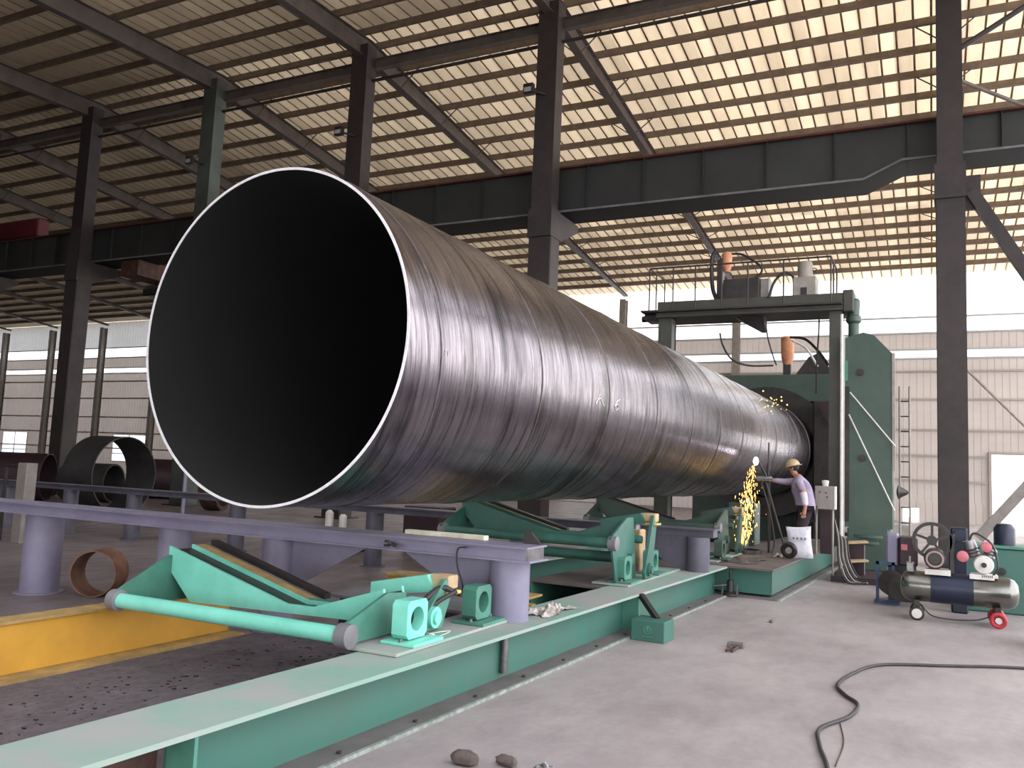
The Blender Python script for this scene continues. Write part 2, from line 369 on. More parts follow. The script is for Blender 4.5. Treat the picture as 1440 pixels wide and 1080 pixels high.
def single(name, mb, mat, label, cat, loc, group=None, fr='W', kind=None):
    o = link(name, mb, mat, loc); o.location = toworld(loc, fr); o.rotation_euler = (0, 0, LINE if fr == 'L' else 0)
    FR[o.name] = Vector(loc); return tag(o, label, cat, group, kind)
def struct(name, mb, mat, parent=None, loc=(0, 0, 0)):
    if parent is not None: return part(name, mb, mat, parent)
    o = link(name, mb, mat, loc); o.location = loc; FR[o.name] = Vector(loc); o['kind'] = 'structure'; return o
def spline(pts, k=8):
    P = [Vector(p) for p in pts]; P = [P[0]*2-P[1]]+P+[P[-1]*2-P[-2]]; out = []
    for i in range(1, len(P)-2):
        for j in range(k):
            t = j/k; a, b, c, d = P[i-1:i+3]
            out.append(.5*((2*b)+(c-a)*t+(2*a-5*b+4*c-d)*t*t+(3*b-a-3*c+d)*t**3))
    out.append(P[-2]); return out
def dup(root, dx, label=None, group=None):
    r = root.copy(); COL.objects.link(r); r.location = root.location+Vector(dx)
    if label: r['label'] = label
    if group: r['group'] = group
    FR[r.name] = FR[root.name]+Vector(dx)
    for ch in list(root.children):
        c = ch.copy(); COL.objects.link(c); c.parent = r
        for g in list(ch.children):
            d = g.copy(); COL.objects.link(d); d.parent = c
    return r

# ================================================================== BUILDING SHELL
XR0, XR1 = -84.0, 8.5
YW = 45.0; YB = -9.0; YR = 20.0
def z_sheet(y): return 14.85-(y-YR)*(2.85/25) if y > YR else 14.85-(YR-y)*.05
def z_raf(y): return 13.98-(y-YR)*(2.43/25) if y > YR else 13.98-(YR-y)*.048      # underside of the rafters
struct('floor', MB().add([(XR0, YB-14, 0), (XR1+25, YB-14, 0), (XR1+25, YW+6, 0), (XR0, YW+6, 0), (XR0, YB-14, -.3), (XR1+25, YB-14, -.3), (XR1+25, YW+6, -.3), (XR0, YW+6, -.3)],
                         [(0, 1, 2, 3), (7, 6, 5, 4), (0, 4, 5, 1), (1, 5, 6, 2), (2, 6, 7, 3), (3, 7, 4, 0)]), 'floor')
def ribbed(x0, x1, fn, pitch, depth, along, a0, a1, thick=.004):
    # trapezoid ribs repeating along x; cross points lifted by fn
    mb = MB(); xs = []
    x = x0
    while x < x1:
        xs += [(x, 0), (x+pitch*.87, 0), (x+pitch*.91, depth), (x+pitch*.96, depth)]; x += pitch
    xs.append((min(x, x1+pitch), 0))
    vs = []; fs = []
    for (t, b) in ((a0, 0), (a1, 0)):
        for (xx, d) in xs: vs.append(fn(xx, t, d))
    n = len(xs)
    for i in range(n-1): fs.append((i, i+1, n+i+1, n+i))
    return mb.add(vs, fs)
rf = ribbed(XR0, XR1, lambda x, t, d: (x, t, z_sheet(t)+d), .445, .07, 'y', YR, YW+.6)
rn = ribbed(XR0, XR1, lambda x, t, d: (x, t, z_sheet(t)+d), .445, .07, 'y', YB-.6, 9.0)
rn2 = ribbed(XR0, XR1, lambda x, t, d: (x, t, z_sheet(t)+d), .445, .07, 'y', 9.0, YR)
rf.add(rn.v, rn.f)
SKY = [(-15, -11.5), (-8, -4.5), (-1, 2.5)]  # unseen skylights added to light the floor and beam tops
rf.f = [f for f in rf.f if not (sum(rf.v[i].y for i in f)/4 < 8.9 and any(a < sum(rf.v[i].x for i in f)/4 < b for a, b in SKY))]
rf.add(rn2.v, rn2.f)
for a, b in SKY: struct('fill_skylight', MB().add([(x, y, z_sheet(y)+.02) for x, y in ((a-.3, YB), (b+.3, YB), (b+.3, 9.0), (a-.3, 9.0))], [(0, 1, 2, 3)]), 'frp')
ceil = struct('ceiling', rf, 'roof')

# far wall with its daylight strips, windows and the open gate
def wall_panel(name, x0, x1, z0, z1, mat, y=YW): 
    mb = ribbed(x0, x1, lambda x, t, d: (min(x, x1), y+d*.6, t), .3, .04, 'z', z0, z1)
    return struct(name, mb, mat)
mbw = MB()
def wp(x0, x1, z0, z1):
    global mbw
    r = ribbed(x0, x1, lambda x, t, d: (min(x, x1), YW+d*.6, t), .3, .04, 'z', z0, z1); mbw.add(r.v, r.f)
WX0, WX1 = XR0, XR1
wins = [(-71.1, -67.8), (-57.3, -53.6), (-44.0, -40.4), (-31.6, -28.0), (-19.2, -15.6)]
GX0, GX1, GZ = 2.5, 6.4, 3.27
for (z0, z1) in ((3.27, 7.85), (8.28, 9.1)): wp(WX0, WX1, z0, z1)
prev = WX0
for a, b in wins:
    wp(prev, a, .95, 3.05); prev = b
wp(prev, GX0, .95, 3.05); wp(WX0, GX0, 3.05, 3.27)
prev = WX0
wp(WX0, -1.25, 0, .95); wp(-.55, GX0, 0, .95); wp(-1.25, -.55, .62, .95)
wp(GX1, WX1, 0, 3.27)
ow = struct('wall_far', mbw, 'wall_sheet')
wall_panel('wall_far_top', WX0, -34.1, 9.88, 11.97, 'wall_upper')
wall_panel('window_1', -34.1, WX1, 9.88, 11.97, 'frp')  # frosted panel added over plain wall for the glare above the strips
# window frames of the low windows
for i, (a, b) in enumerate(wins):
    mb = MB()
    for (x0, x1, z0, z1) in ((a, b, .95, 1.0), (a, b, 3.0, 3.05), (a, a+.05, 1.0, 3.0), (b-.05, b, 1.0, 3.0), ((a+b)/2-.03, (a+b)/2+.03, 1.0, 3.0), (a, b, 1.55, 1.6)):
        mb.box(x0, x1, YW-.06, YW+.05, z0, z1)
    wf_ = struct('window_%d' % (i+2), mb, 'white')
    part('window_pane', MB().box(a+.02, b-.02, YW-.01, YW+.0, .98, 3.02), 'frp', wf_)
mb = MB()
for z in (7.85, 8.28, 9.1, 9.88): mb.box(WX0, WX1, YW-.1, YW+.02, z-.04, z+.04)
t1_ = struct('trim_1', mb, 'wall_upper')
for z0, z1 in ((7.87, 8.27), (9.11, 9.87)): part('window_pane', MB().box(WX0, WX1, YW-.01, YW, z0, z1), 'frp', t1_)
mb = MB()
for z in (1.95, 3.14, 4.37, 5.85, 7.2): mb.box(WX0, GX0 if z < 3.2 else WX1, YW-.16, YW-.03, z-.05, z+.05)
struct('trim_2', mb, 'wall_sheet')
mb = MB()
for (x0, x1, z0, z1) in ((GX0-.12, GX0, 0, GZ+.12), (GX1, GX1+.12, 0, GZ+.12), (GX0, GX1, GZ, GZ+.12)): mb.box(x0, x1, YW-.2, YW+.1, z0, z1)
struct('door_1', mb, 'wall_sheet')
# side and rear walls (rear wall has one wide doorway behind the camera)
mb = MB().box(XR0-.1, XR0, YB, YW, 0, 12.2); struct('wall_left', mb, 'wall_sheet')
mb = MB().box(XR0, XR1, YB-.1, YB, 4.3, 13.4).box(XR0, -12, YB-.1, YB, 0, 4.3); struct('wall_back', mb, 'wall_sheet')

# ---- purlins
g = 'roof purlins'
ys = [YR+.42+1.27*i for i in range(19)]
for i, y in enumerate(ys+[YR-.42-1.27*i for i in range(15)]):
    far = y > YR
    mb = MB(); z = z_sheet(y)-.02; t = -.114 if far else .05
    mb.bar((XR0+.2, y, z-.12), (XR1-.2, y, z-.12), .03, .24)
    mb.box(XR0+.2, XR1-.2, y-.09, y, z-.24, z-.215).box(XR0+.2, XR1-.2, y, y+.09, z-.02, z)
    single('roof_purlin', mb, 'purlin', 'long brown steel purlin under the roof sheets ' + ('beyond the ridge' if far else 'on the near roof slope'), 'purlin', (XR0+.2, y, z-.24),
           'purlins of the far roof slope' if far else 'purlins of the near roof slope')
# ---- rafters: tapered welded I sections following both slopes
RX = [.4, -9.2]+[-15.5-6.2*k for k in range(11)]+[6.8]
for i, x in enumerate(RX):
    root = thing('roof_rafter', 'sloping steel roof rafter crossing the hall', 'rafter', (x, YR, 13.98), 'roof rafters over the hall')
    if i == 0: root['label'] = 'steel roof rafter over the tall column right of the green gantry'
    if i == 1: root['label'] = 'steel roof rafter over the column behind the middle of the big pipe'; 
    if i == 2: root['label'] = 'steel roof rafter over the column that rises behind the mouth of the big pipe'
    if i in (0, 1, 2): del root['group']
    for far, name in ((True, 'rafter_beam'), (False, 'rafter_beam')):
        y1 = YW-.15 if far else YB+.1
        mb = MB(); yn = YR
        top0, bot0 = z_sheet(YR)-.24, z_raf(YR); top1, bot1 = z_sheet(y1)-.24, z_raf(y1)+.12
        w = .13
        mb.prism([(yn, bot0), (y1, bot1), (y1, top1), (yn, top0)], 'x', x-.01, x+.01)
        mb.prism([(yn, bot0), (y1, bot1), (y1, bot1+.025), (yn, bot0+.025)], 'x', x-w, x+w)
        mb.prism([(yn, top0-.02), (y1, top1-.02), (y1, top1), (yn, top0)], 'x', x-w, x+w)
        part(name, mb, 'steel_mid', root)
    for y in ([ys[k] for k in (1, 3, 5, 7, 9, 11, 13, 15)]):
        if i > 6: continue
        mb = MB()
        for s in (-1, 1): mb.bar((x+s*.1, y, z_raf(y)+.05), (x+s*.75, y, z_sheet(y)-.22), .03, .03)
        part('fly_brace', mb, 'steel_mid', root)
# ---- ridge strut beams and ties between the column heads
cx_cols = [.4, -9.2, -15.5, -21.7, -27.9, -34.1, -40.3]
colx = {}
for a, b in zip(cx_cols[:-1], cx_cols[1:]):
    mb = MB().ibeam((b+.3, YR, 13.96), (a-.3, YR, 13.96), .32, .2, .02, .012)
    single('ridge_strut', mb, 'steel_mid', 'horizontal steel strut joining two column heads under the ridge', 'strut', (b+.3, YR, 13.64), 'struts between the column heads')
    mb = MB().tube((b+.3, YR-.1, 13.25), (a-.3, YR-.1, 13.25), .05, 10)
    single('ridge_tie', mb, 'steel_dark', 'thin horizontal tie tube just below a column head strut', 'tie', (b+.3, YR-.1, 13.2), 'tie tubes below the column head struts')
# ---- columns
labs = ['tall dark steel column right of the green gantry, with a knee brace', 'dark steel column rising behind the middle of the big pipe',
        'dark steel column rising just behind the mouth of the big pipe', 'grey green steel column partly hidden by the left rim of the big pipe',
        'dark steel column left of the big pipe, before the pipe rings', 'dark steel column at the left edge of the photo', 'dark steel column beyond the left edge']
for i, x in enumerate(cx_cols[:6]):
    root = thing('steel_column', labs[i], 'column', (x, 19.85, 0))
    m = 'column_green' if i in (3,) else 'steel_dark'
    mb = MB(); W = .27 if i == 0 else .31
    mb.box(x-W, x+W, 19.55, 19.58, 0, 8.55).box(x-W, x+W, 20.12, 20.15, 0, 8.55)
    for s in (-1, 1): mb.box(x+s*W-.012, x+s*W+.012, 19.58, 20.12, 0, 8.55)
    part('lower_shaft', mb, m if i != 0 else 'steel_dark', root)
    mb = MB().box(x-W+.02, x+W-.02, 19.56, 19.59, 8.55, 14.3).box(x-W+.02, x+W-.02, 20.0, 20.03, 8.55, 14.3).box(x-.012, x+.012, 19.59, 20.0, 8.55, 14.3)
    for s in (-1, 1): mb.box(x+s*(W-.03)-.01, x+s*(W-.03)+.01, 19.59, 20.0, 8.55, 14.3)
    part('upper_shaft', mb, m, root)
    part('bearing_bracket', MB().prism([(19.5, 8.5), (21.35, 8.5), (21.35, 8.3), (20.2, 7.75), (19.5, 7.75)], 'x', x-W-.03, x+W+.03), m, root)
    part('base_plate', MB().box(x-.45, x+.45, 19.4, 20.3, 0, .04), 'dark_metal', root)
# knee braces of the right hand column
k = thing('column_brace', 'dark inclined tube brace running down from the right hand column', 'brace', (.9, 19.9, 7.2))
part('gusset', MB().box(.67, .98, 19.85, 19.95, 7.55, 8.3), 'steel_dark', k)
part('brace_tube', MB().bar((.8, 19.9, 7.95), (4.9, 19.9, .4), .24, .24), 'steel_dark', k)
part('foot', MB().box(4.6, 5.2, 19.7, 20.1, 0, .5), 'steel_dark', k)
single('roof_brace', MB().tube((.6, 19.9, 11.2), (3.4, 19.9, 12.8), .06, 10), 'steel_dark', 'dark tube rising to the right from the upper right column', 'brace', (.6, 19.9, 11.2))
single('roof_brace', MB().tube((.6, 22.3, 11.6), (4.6, 26.5, 11.0), .05, 10), 'steel_mid', 'pale thin tube falling to the right above the crane girder', 'brace', (.6, 22.3, 11.5))
# ---- crane runway girders, one per bay
bays = [(.4, 9.6), (-9.2, .4), (-15.5, -9.2), (-21.7, -15.5), (-27.9, -21.7), (-34.1, -27.9), (-40.3, -34.1)]
gl = ['crane runway girder of the bay right of the tall right column', 'longest crane runway girder, with a stepped end at the right column', 'crane runway girder between the mouth of the big pipe and the middle column',
      'crane runway girder hidden mostly by the big pipe mouth', 'crane runway girder ending at the left rim of the big pipe', 'crane runway girder left of the big pipe, beside the red crane', 'crane runway girder at the left edge of the photo']
for i, (a, b) in enumerate(bays):
    root = thing('runway_girder', gl[i], 'girder', (a, 20.7, 8.55))
    a2, b2 = a+.02, b-.02
    zb = 8.62 if i else 8.62
    if i == 1: prof = [(a2, 8.62), (-1.35, 8.62), (-.55, 8.98), (b2, 8.98)]
    elif i == 0: prof = [(a2, 8.98), (b2, 8.98)]
    elif i == 5: prof = [(a2, 8.62), (b2, 8.62)]
    else: prof = [(a2, 8.62), (b2, 8.62)]
    zt = 9.80
    for y in (20.35, 21.15):
        part('web_plate', MB().prism(prof+[(b2, zt), (a2, zt)], 'y', y-.008, y+.008), 'girder', root)
    mb = MB()
    mb.prism(prof+[(x_, z_-.05) for x_, z_ in reversed(prof)], 'y', 20.2, 21.3)
    part('bottom_flange', mb, 'pale_edge' if 0 else 'flange_edge', root, 'lighter edged bottom flange')
    part('soffit_shade', MB().prism([(x_, z_-.052) for x_, z_ in prof]+[(x_, z_-.058) for x_, z_ in reversed(prof)], 'y', 20.21, 21.29), 'under', root, 'underside plate, black for shade')
    part('top_flange', MB().box(a2, b2, 20.2, 21.3, zt, zt+.05), 'girder_top', root, 'rust brown top flange')
    part('crane_rail', MB().box(a2, b2, 20.71, 20.79, zt+.05, zt+.17), 'rust', root)
    xx = a2+1.0
    while xx < b2-.6:
        part('stiffener', MB().box(xx-.008, xx+.008, 20.24, 20.345, 8.62+.38*(i == 0), zt), 'girder', root); xx += 1.55
# ---- red overhead crane at the far left
c = thing('overhead_crane', 'red overhead crane carriage on the runway at the left edge', 'crane', (-34.5, 20.75, 9.97))
part('end_carriage', MB().cham(-37.2, -31.6, 20.5, 21.0, 10.0, 10.75, .05), 'red', c)
part('bridge_girder', MB().box(-36.2, -35.3, 4, 20.45, 10.1, 11.2), 'red', c)
for x in (-36.5, -32.6): part('wheel', MB().tube((x, 20.68, 10.08), (x, 20.82, 10.08), .11, 16), 'dark_metal', c)
c = thing('crane_hoist', 'brown crane bridge seen under the runway beside the left rim of the big pipe', 'crane', (-25, 22, 7.9))
part('bridge_girder', MB().box(-26.4, -25.5, 20.4, 44.2, 8.0, 8.56), 'rust', c)
part('trolley', MB().cham(-27.4, -24.9, 22.2, 23.6, 7.7, 8.0, .05), 'dark_metal', c)
# ---- floodlights on the columns
for i, (x, z) in enumerate(((-9.2, 11.75), (-15.5, 11.5), (-21.7, 11.4), (.4, 12.55))):
    lb = ['on the column behind the middle of the big pipe', 'on the column behind the big pipe mouth', 'on the grey green column', 'high on the tall right column'][i]
    f = thing('floodlight', 'small square floodlight ' + lb, 'lamp', (x, 19.5, z))
    xo = x-.36 if i < 3 else x-.05
    part('housing', MB().cham(xo-.15, xo+.15, 19.2, 19.34, z-.14, z+.14, .02), 'dark_metal', f)
    part('lamp_glass', MB().box(xo-.10, xo+.10, 19.19, 19.205, z-.10, z+.02), 'lamp_glass', f)
    part('bracket', MB().bar((xo, 19.34, z), (x, 19.545, z-.1), .05, .05), 'dark_metal', f)
# ---- far wall columns
for k_ in range(-1, 12):
    x = -15.5-6.2*k_ if k_ >= 0 else -9.2
    mb = MB().ibeam((x, YW-.45, 11.4), (x, YW-.45, 0), .42, .3, .02, .012, up=(0, 1, 0))
    mb = MB().box(x-.18, x+.18, YW-.72, YW-.70, 0, 11.45).box(x-.18, x+.18, YW-.3, YW-.28, 0, 11.45).box(x-.01, x+.01, YW-.7, YW-.3, 0, 11.45)
    single('wall_column', mb, 'motor_grey', 'grey brown steel column standing against the far wall', 'column', (x, YW-.5, 0), 'columns of the far wall')
single('wall_brace', MB().tube((.9, YW-.6, 7.9), (5.2, YW-.6, 3.0), .06, 8), 'motor_grey', 'thin diagonal rod brace on the far wall at the right', 'brace', (.9, YW-.6, 3.0))

# ================================================================== THE BIG PIPE
PX, PZ, PR, PY0, PLEN = -4.098, 2.4535, 1.183, 4.35, 19.0
pyaw = math.radians(-.55)
pipe = thing('spiral_pipe', 'huge spiral welded steel pipe with black mouth facing the camera', 'pipe', (PX, PY0, PZ))
pipe.rotation_euler = (0, 0, pyaw)
def pring(r0, r1, y0, y1, ny=80, n=160):
    mb = MB(); vs = []; fs = []
    for i in range(ny+1):
        y = y0+(y1-y0)*i/ny
        for k in range(n): vs.append((PX+r0*math.cos(2*PI*k/n), PY0+y, PZ+r0*math.sin(2*PI*k/n)))
    for i in range(ny):
        for k in range(n): fs.append((i*n+k, i*n+(k+1) % n, (i+1)*n+(k+1) % n, (i+1)*n+k))
    return mb.add(vs, fs)
part('pipe_shell', pring(PR, PR, .004, PLEN, 60), 'pipe', pipe)
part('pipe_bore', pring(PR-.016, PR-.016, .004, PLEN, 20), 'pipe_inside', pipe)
part('pipe_rim', MB().lathe((PX, PY0, PZ), (0, 1, 0), [(PR-.017, 0), (PR+.001, 0), (PR+.001, .006), (PR-.017, .006)], 160, True), 'rim', pipe, 'bright ground edge of the pipe mouth')
mb = MB(); pitch = 1.6; pts = []
turns = PLEN/pitch; nn = int(turns*72)
for i in range(nn):
    a = -2*PI*i/72+1.1; y = .1+i/72*pitch
    if y > PLEN-.1: break
    pts.append((PX+(PR+.0005)*math.cos(a), PY0+y, PZ+(PR+.0005)*math.sin(a)))
part('weld_seam', MB().path(pts, .0075, 5), 'weld', pipe)

def on_pipe(y, a, dy, ds):
    t = math.radians(a)+ds/PR; r_ = PR+.002
    return (PX+r_*math.cos(t), PY0+y+dy, PZ+r_*math.sin(t))
def chalk(y, a, strokes, w=.006):
    mb = MB()
    for st_ in strokes: mb.path([on_pipe(y, a, u_, v_) for u_, v_ in st_], w, 5)
    return mb
part('chalk_mark', chalk(3.35, -6.4, [[(-.10, -.05), (-.03, .05), (.02, .0), (.11, -.05)], [(-.06, .0), (.0, .015)]]), 'white', pipe, 'white chalk letter')
part('chalk_mark', chalk(3.82, -6.8, [[(.07, .06), (-.02, .03), (-.05, -.02), (.0, -.06), (.06, -.03), (.03, .01), (-.04, -.01)]]), 'white', pipe, 'white chalk figure')
part('chalk_mark', chalk(.46, -4.5, [[(-.02, -.02), (-.02, .02), (.02, .02), (.02, -.02), (-.02, -.02)]], .002), 'white', pipe, 'small pale stamped square')

# ================================================================== RUN-OUT BED (green beams)
# front and side beam of the bed, in the bed's own direction
def ub(x, y): 
    v = Matrix.Rotation(-LINE, 3, 'Z') @ Vector((x, y, 0)); return v.x, v.y
bed = thing('bed_beam', 'long green steel I-beam of the bed along the front right side', 'beam', (-3.2, 6, 0), fr='L')
U0, U1 = -3.47, -3.00         # flange edges
part('top_flange', MB().box(U0, U1, .6, 11.9, .375, .40), 'dusty_green', bed, 'dust covered top flange')
part('web', MB().box(U1-.20, U1-.185, 2.72, 11.9, .02, .375), 'beam_green', bed)
part('web_extension', MB().box(U1-.26, U1-.245, .6, 2.72, .02, .375), 'rust', bed, 'dark brown web at the near end')  # set further in and browner than the rest of the web
part('bottom_flange', MB().box(U0, U1, .6, 11.9, 0, .02), 'flange_dust', bed, 'dust brown bottom flange')
mb = MB()
for v in (2.72, 8.35): mb.box(U1-.185, U1-.012, v, v+.02, .02, .375)
part('stiffener', mb, 'mint_dark', bed)
part('drain_pipe', MB().tube((U1-.15, 5.78, .06), (U1-.15, 5.78, .34), .03, 14), 'bare', bed)
mb = MB()
for i in range(14): mb.tube((U1-.05, 1.6+i*.72, .02), (U1-.05, 1.6+i*.72, .035), .014, 8)
part('bolt_heads', mb, 'dark_metal', bed)
part('edge_angle', MB().box(U1, U1+.025, 1.0, 11.9, 0, .022), 'pale_edge', bed, 'pale scuffed edge strip')
# inner parallel beam and cross members (dark, under the arms)
b2 = thing('bed_beam', 'green inner bed beam behind the lifting arms, mostly in shade', 'beam', (-5.2, 12, 0), fr='L')
part('top_flange', MB().box(-5.62, -5.15, 8.6, 19, .375, .40), 'dusty_green', b2)
part('web', MB().box(-5.4, -5.385, 8.6, 19, .02, .375), 'beam_green', b2)
part('bottom_flange', MB().box(-5.62, -5.15, 8.6, 19, 0, .02), 'beam_green', b2)
# deck plates between the beams
dk = thing('bed_deck', 'dusty steel deck plate of the bed beside the second lifting arm', 'deck', (-3.9, 9, .36), fr='L')
part('deck_plate', MB().box(-4.35, U0-.004, 8.5, 11.9, .372, .398), 'deck_brown', dk)
part('edge_beam', MB().box(-4.35, -4.33, 8.5, 11.9, 0, .372), 'mint_dark', dk)
# diagonal strut and outrigger box
og = thing('outrigger', 'green outrigger box with a round stencil at the side of the bed beam', 'outrigger', (-2.75, 8.1, 0), fr='L')
fb_ = part('foot_box', MB().cham(-2.96, -2.62, 8.0, 8.30, 0, .20, .006), 'beam_green', og)
part('strut', MB().bar((-2.99, 8.35, .385), (-2.76, 8.2, .19), .05, .05), 'dark_metal', og)
part('stencil_mark', MB().torus((-2.79, 7.998, .11), (0, 1, 0), .035, .005, 20, 6).box(-2.85, -2.73, 7.994, 7.9995, .045, .053).box(-2.80, -2.78, 7.994, 7.9995, .10, .14), 'mint_dark', fb_)
# wide side platform
pf = thing('side_platform', 'wide low green platform of the bed beside the worker', 'platform', (-2.9, 15, 0), fr='L')
PU1 = -2.38; PV0, PV1 = 11.9, 19.2
part('deck_plate', MB().box(-3.6, PU1, PV0-.05, PV1, .385, .41), 'deck_brown', pf)
part('front_web', MB().box(-3.47, PU1-.05, PV0+.1, PV0+.115, .05, .385), 'beam_green', pf)
part('side_web', MB().box(PU1-.06, PU1-.045, PV0+.1, PV1, .05, .385), 'beam_green', pf)
part('bottom_flange', MB().box(-3.47, PU1+.06, PV0-.06, PV1, 0, .02), 'flange_dust', pf)
part('edge_strip', MB().box(PU1+.06, PU1+.10, PV0-.06, PV1-.6, 0, .022), 'pale_edge', pf)
jk = thing('screw_jack', 'dark screw jack under the front edge of the side platform', 'jack', (-2.95, 11.85, 0), fr='L')
part('jack_body', MB().lathe((-2.95, 11.83, .02), (0, 0, 1), [(.10, 0), (.10, .02), (.05, .05), (.045, .2), (.02, .21), (.02, .34)], 16), 'dark_metal', jk)
part('jack_handle', MB().tube((-2.95, 11.83, .16), (-3.2, 11.75, .12), .012, 8), 'bare', jk)
for s in (-1, 1): part('jack_leg', MB().prism([(11.79, .02), (11.87, .02), (11.83, .17)], 'x', -2.95+s*.1-.01, -2.95+s*.1+.01), 'bare', jk)

# ---- yellow frame
single('deck_sheet', MB().box(-5.3, -3.52, 6.7, 7.45, .30, .325), 'deck_grey', 'flat grey steel sheet lying beyond the V of the near lifting arm', 'sheet', (-4.4, 7.1, .30))
single('sheet_support', MB().box(-5.2, -3.7, 6.8, 7.35, 0, .30), 'dark_metal', 'dark block under the grey steel sheet', 'block', (-4.4, 7.1, 0))
yb = thing('yellow_beam', 'yellow box beam at the left of the bed, running towards the camera', 'beam', (-5.9, 4, 0))
YX = -5.80
part('web', MB().box(YX-.10, YX, 1.0, 5.95, .02, .38), 'yellow', yb)
part('top_flange', MB().box(YX-.15, YX+.05, 1.0, 5.95, .38, .40), 'yellow_dirty', yb)
part('bottom_flange', MB().box(YX-.2, YX+.20, 1.0, 5.95, 0, .025), 'yellow_dirty', yb)
y2 = thing('yellow_beam', 'yellow cross beam under the lilac conveyor rail', 'beam', (-4.4, 8.2, 0))
part('web', MB().box(-5.5, -4.36, 8.02, 8.2, .02, .375).box(-4.36, -3.5, 7.6, 7.7, .0, .30), 'yellow', y2)
part('top_flange', MB().box(-5.5, -4.36, 7.95, 8.3, .375, .395).box(-4.9, -3.52, 7.5, 7.9, .35, .37), 'yellow_dirty', y2)
single('pit_bed', MB().box(-5.58, -3.5, .6, 6.6, .0, .012), 'soil', 'dark strip of flux dust and scale between the yellow beam and the green beam', 'dust', (-4.4, 3, 0), kind='stuff')
# crumbs of scale on the dust
mb = MB()
for i in range(420):
    x = random.uniform(-5.2, -3.55); y = random.uniform(2.2, 6.0); s = random.uniform(.003, .011)
    mb.box(x-s, x+s, y-s*.7, y+s*.7, .012, .012+s*.7)
single('scale_crumbs', mb, 'dark_metal', 'scattered dark crumbs of mill scale on the dust strip', 'debris', (-4.4, 4, .012), kind='stuff')

# ================================================================== LIFTING ARMS
def arm(Y0, dx, lift, label, mats, first):
    g_, dk_ = mats
    def T(x, y, z, l=1): return (x+dx, y+Y0-4.5, z+lift*l)
    oy = Y0-4.5
    r = thing('lifting_arm', label, 'lifting arm', (-4.3+dx, Y0+.4, .41))
    # torque tube
    part('torque_tube', MB().tube(T(-5.47, 4.47, .5), T(-3.36, 4.47, .5), .055, 20), g_, r)
    for x0, x1 in ((-5.53, -5.45), (-3.40, -3.31)):
        part('end_collar', MB().lathe(T(x0, 4.47, .5), (1, 0, 0), [(.04, -.012), (.078, 0), (.078, x1-x0), (.04, x1-x0+.012)], 24), 'deck_grey', r)
    # V cradle: two side plates with a channel between
    prof = [(-5.52, .87), (-4.27, .545), (-4.02, .55), (-3.42, .735), (-3.40, .66), (-3.46, .50), (-5.25, .455), (-5.52, .70)]
    prof = [(a+dx, b+lift) for a, b in prof]
    part('cradle_plate', MB().prism(prof, 'y', 4.95+oy, 4.975+oy), g_, r)
    part('cradle_plate', MB().prism(prof, 'y', 5.18+oy, 5.205+oy), g_, r)
    lower = [(a, b-.03) for a, b in prof[:4]]
    part('channel_floor', MB().prism(lower+[(lower[3][0], lower[3][1]-.03), (lower[2][0], lower[2][1]-.03), (lower[1][0], lower[1][1]-.03), (lower[0][0], lower[0][1]-.03)], 'y', 4.975+oy, 5.18+oy), 'dark_metal', r)
    # back pad strip
    P = [(-5.55+dx, .86+lift), (-4.30+dx, .53+lift), (-4.30+dx, .49+lift), (-5.55+dx, .82+lift)]
    part('wear_strip', MB().prism(P, 'y', 5.25+oy, 5.36+oy), 'yellow_dirty', r)
    part('channel_rib', MB().prism([(a, b+.03) for a, b in P], 'y', 5.42+oy, 5.5+oy), 'dark_metal', r)
    # side levers
    for xx in (-5.49, -3.37):
        zt = .44-lift*1.0
        pl = [(4.43, .56), (4.92, .80 if xx < -4 else .72), (5.15, .80 if xx < -4 else .70), (5.15, .44), (4.43, .44)]
        if lift > .1: pl = [(4.40, .56), (4.92, .76), (5.15, .76), (5.3, .43-lift), (4.6, .43-lift)]
        part('side_lever', MB().prism([(a+oy, b+lift) for a, b in pl], 'x', xx-.012+dx, xx+.012+dx), dk_, r)
    # second short cradle on the right with a wear block
    part('end_cradle', MB().prism([(-3.86+dx, .70+lift), (-3.36+dx, .80+lift), (-3.30+dx, .68+lift), (-3.86+dx, .60+lift)], 'y', 5.42+oy, 5.55+oy), g_, r)
    part('wear_block', MB().cham(-3.36+dx, -3.19+dx, 5.46+oy, 5.60+oy, .70+lift, .80+lift, .01), 'beige', r)
    part('block_lining', MB().cham(-3.36+dx, -3.16+dx, 5.44+oy, 5.60+oy, .665+lift, .69+lift, .006), 'brass', r)
    # rear lever with pivot boss
    part('pivot_lever', MB().prism([(5.42+oy, .78+lift), (5.56+oy, .74+lift), (5.40+oy, .44), (5.15+oy, .44), (5.12+oy, .5)], 'x', -3.235+dx, -3.20+dx), dk_, r)
    part('pivot_boss', MB().lathe((-3.20+dx, 5.27+oy, .53), (1, 0, 0), [(.075, 0), (.075, .03), (.045, .03), (.045, .05)], 20), 'mint' if first else dk_, r)
    part('rear_shaft', MB().tube((-5.45+dx, 5.3+oy, .50+lift), (-3.3+dx, 5.3+oy, .50+lift), .045, 16), dk_, r)
    if lift > .1: part('lower_shaft', MB().tube((-5.45+dx, 5.0+oy, .50+lift*.45), (-3.3+dx, 5.0+oy, .50+lift*.45), .06, 16), dk_, r)
    return r
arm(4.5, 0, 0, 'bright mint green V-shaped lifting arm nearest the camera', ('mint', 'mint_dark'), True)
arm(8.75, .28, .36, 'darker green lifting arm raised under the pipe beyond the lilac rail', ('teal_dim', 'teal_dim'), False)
arm(13.0, .45, .36, 'farthest green lifting arm under the pipe, near the sparks', ('machine_green', 'machine_green'), False)
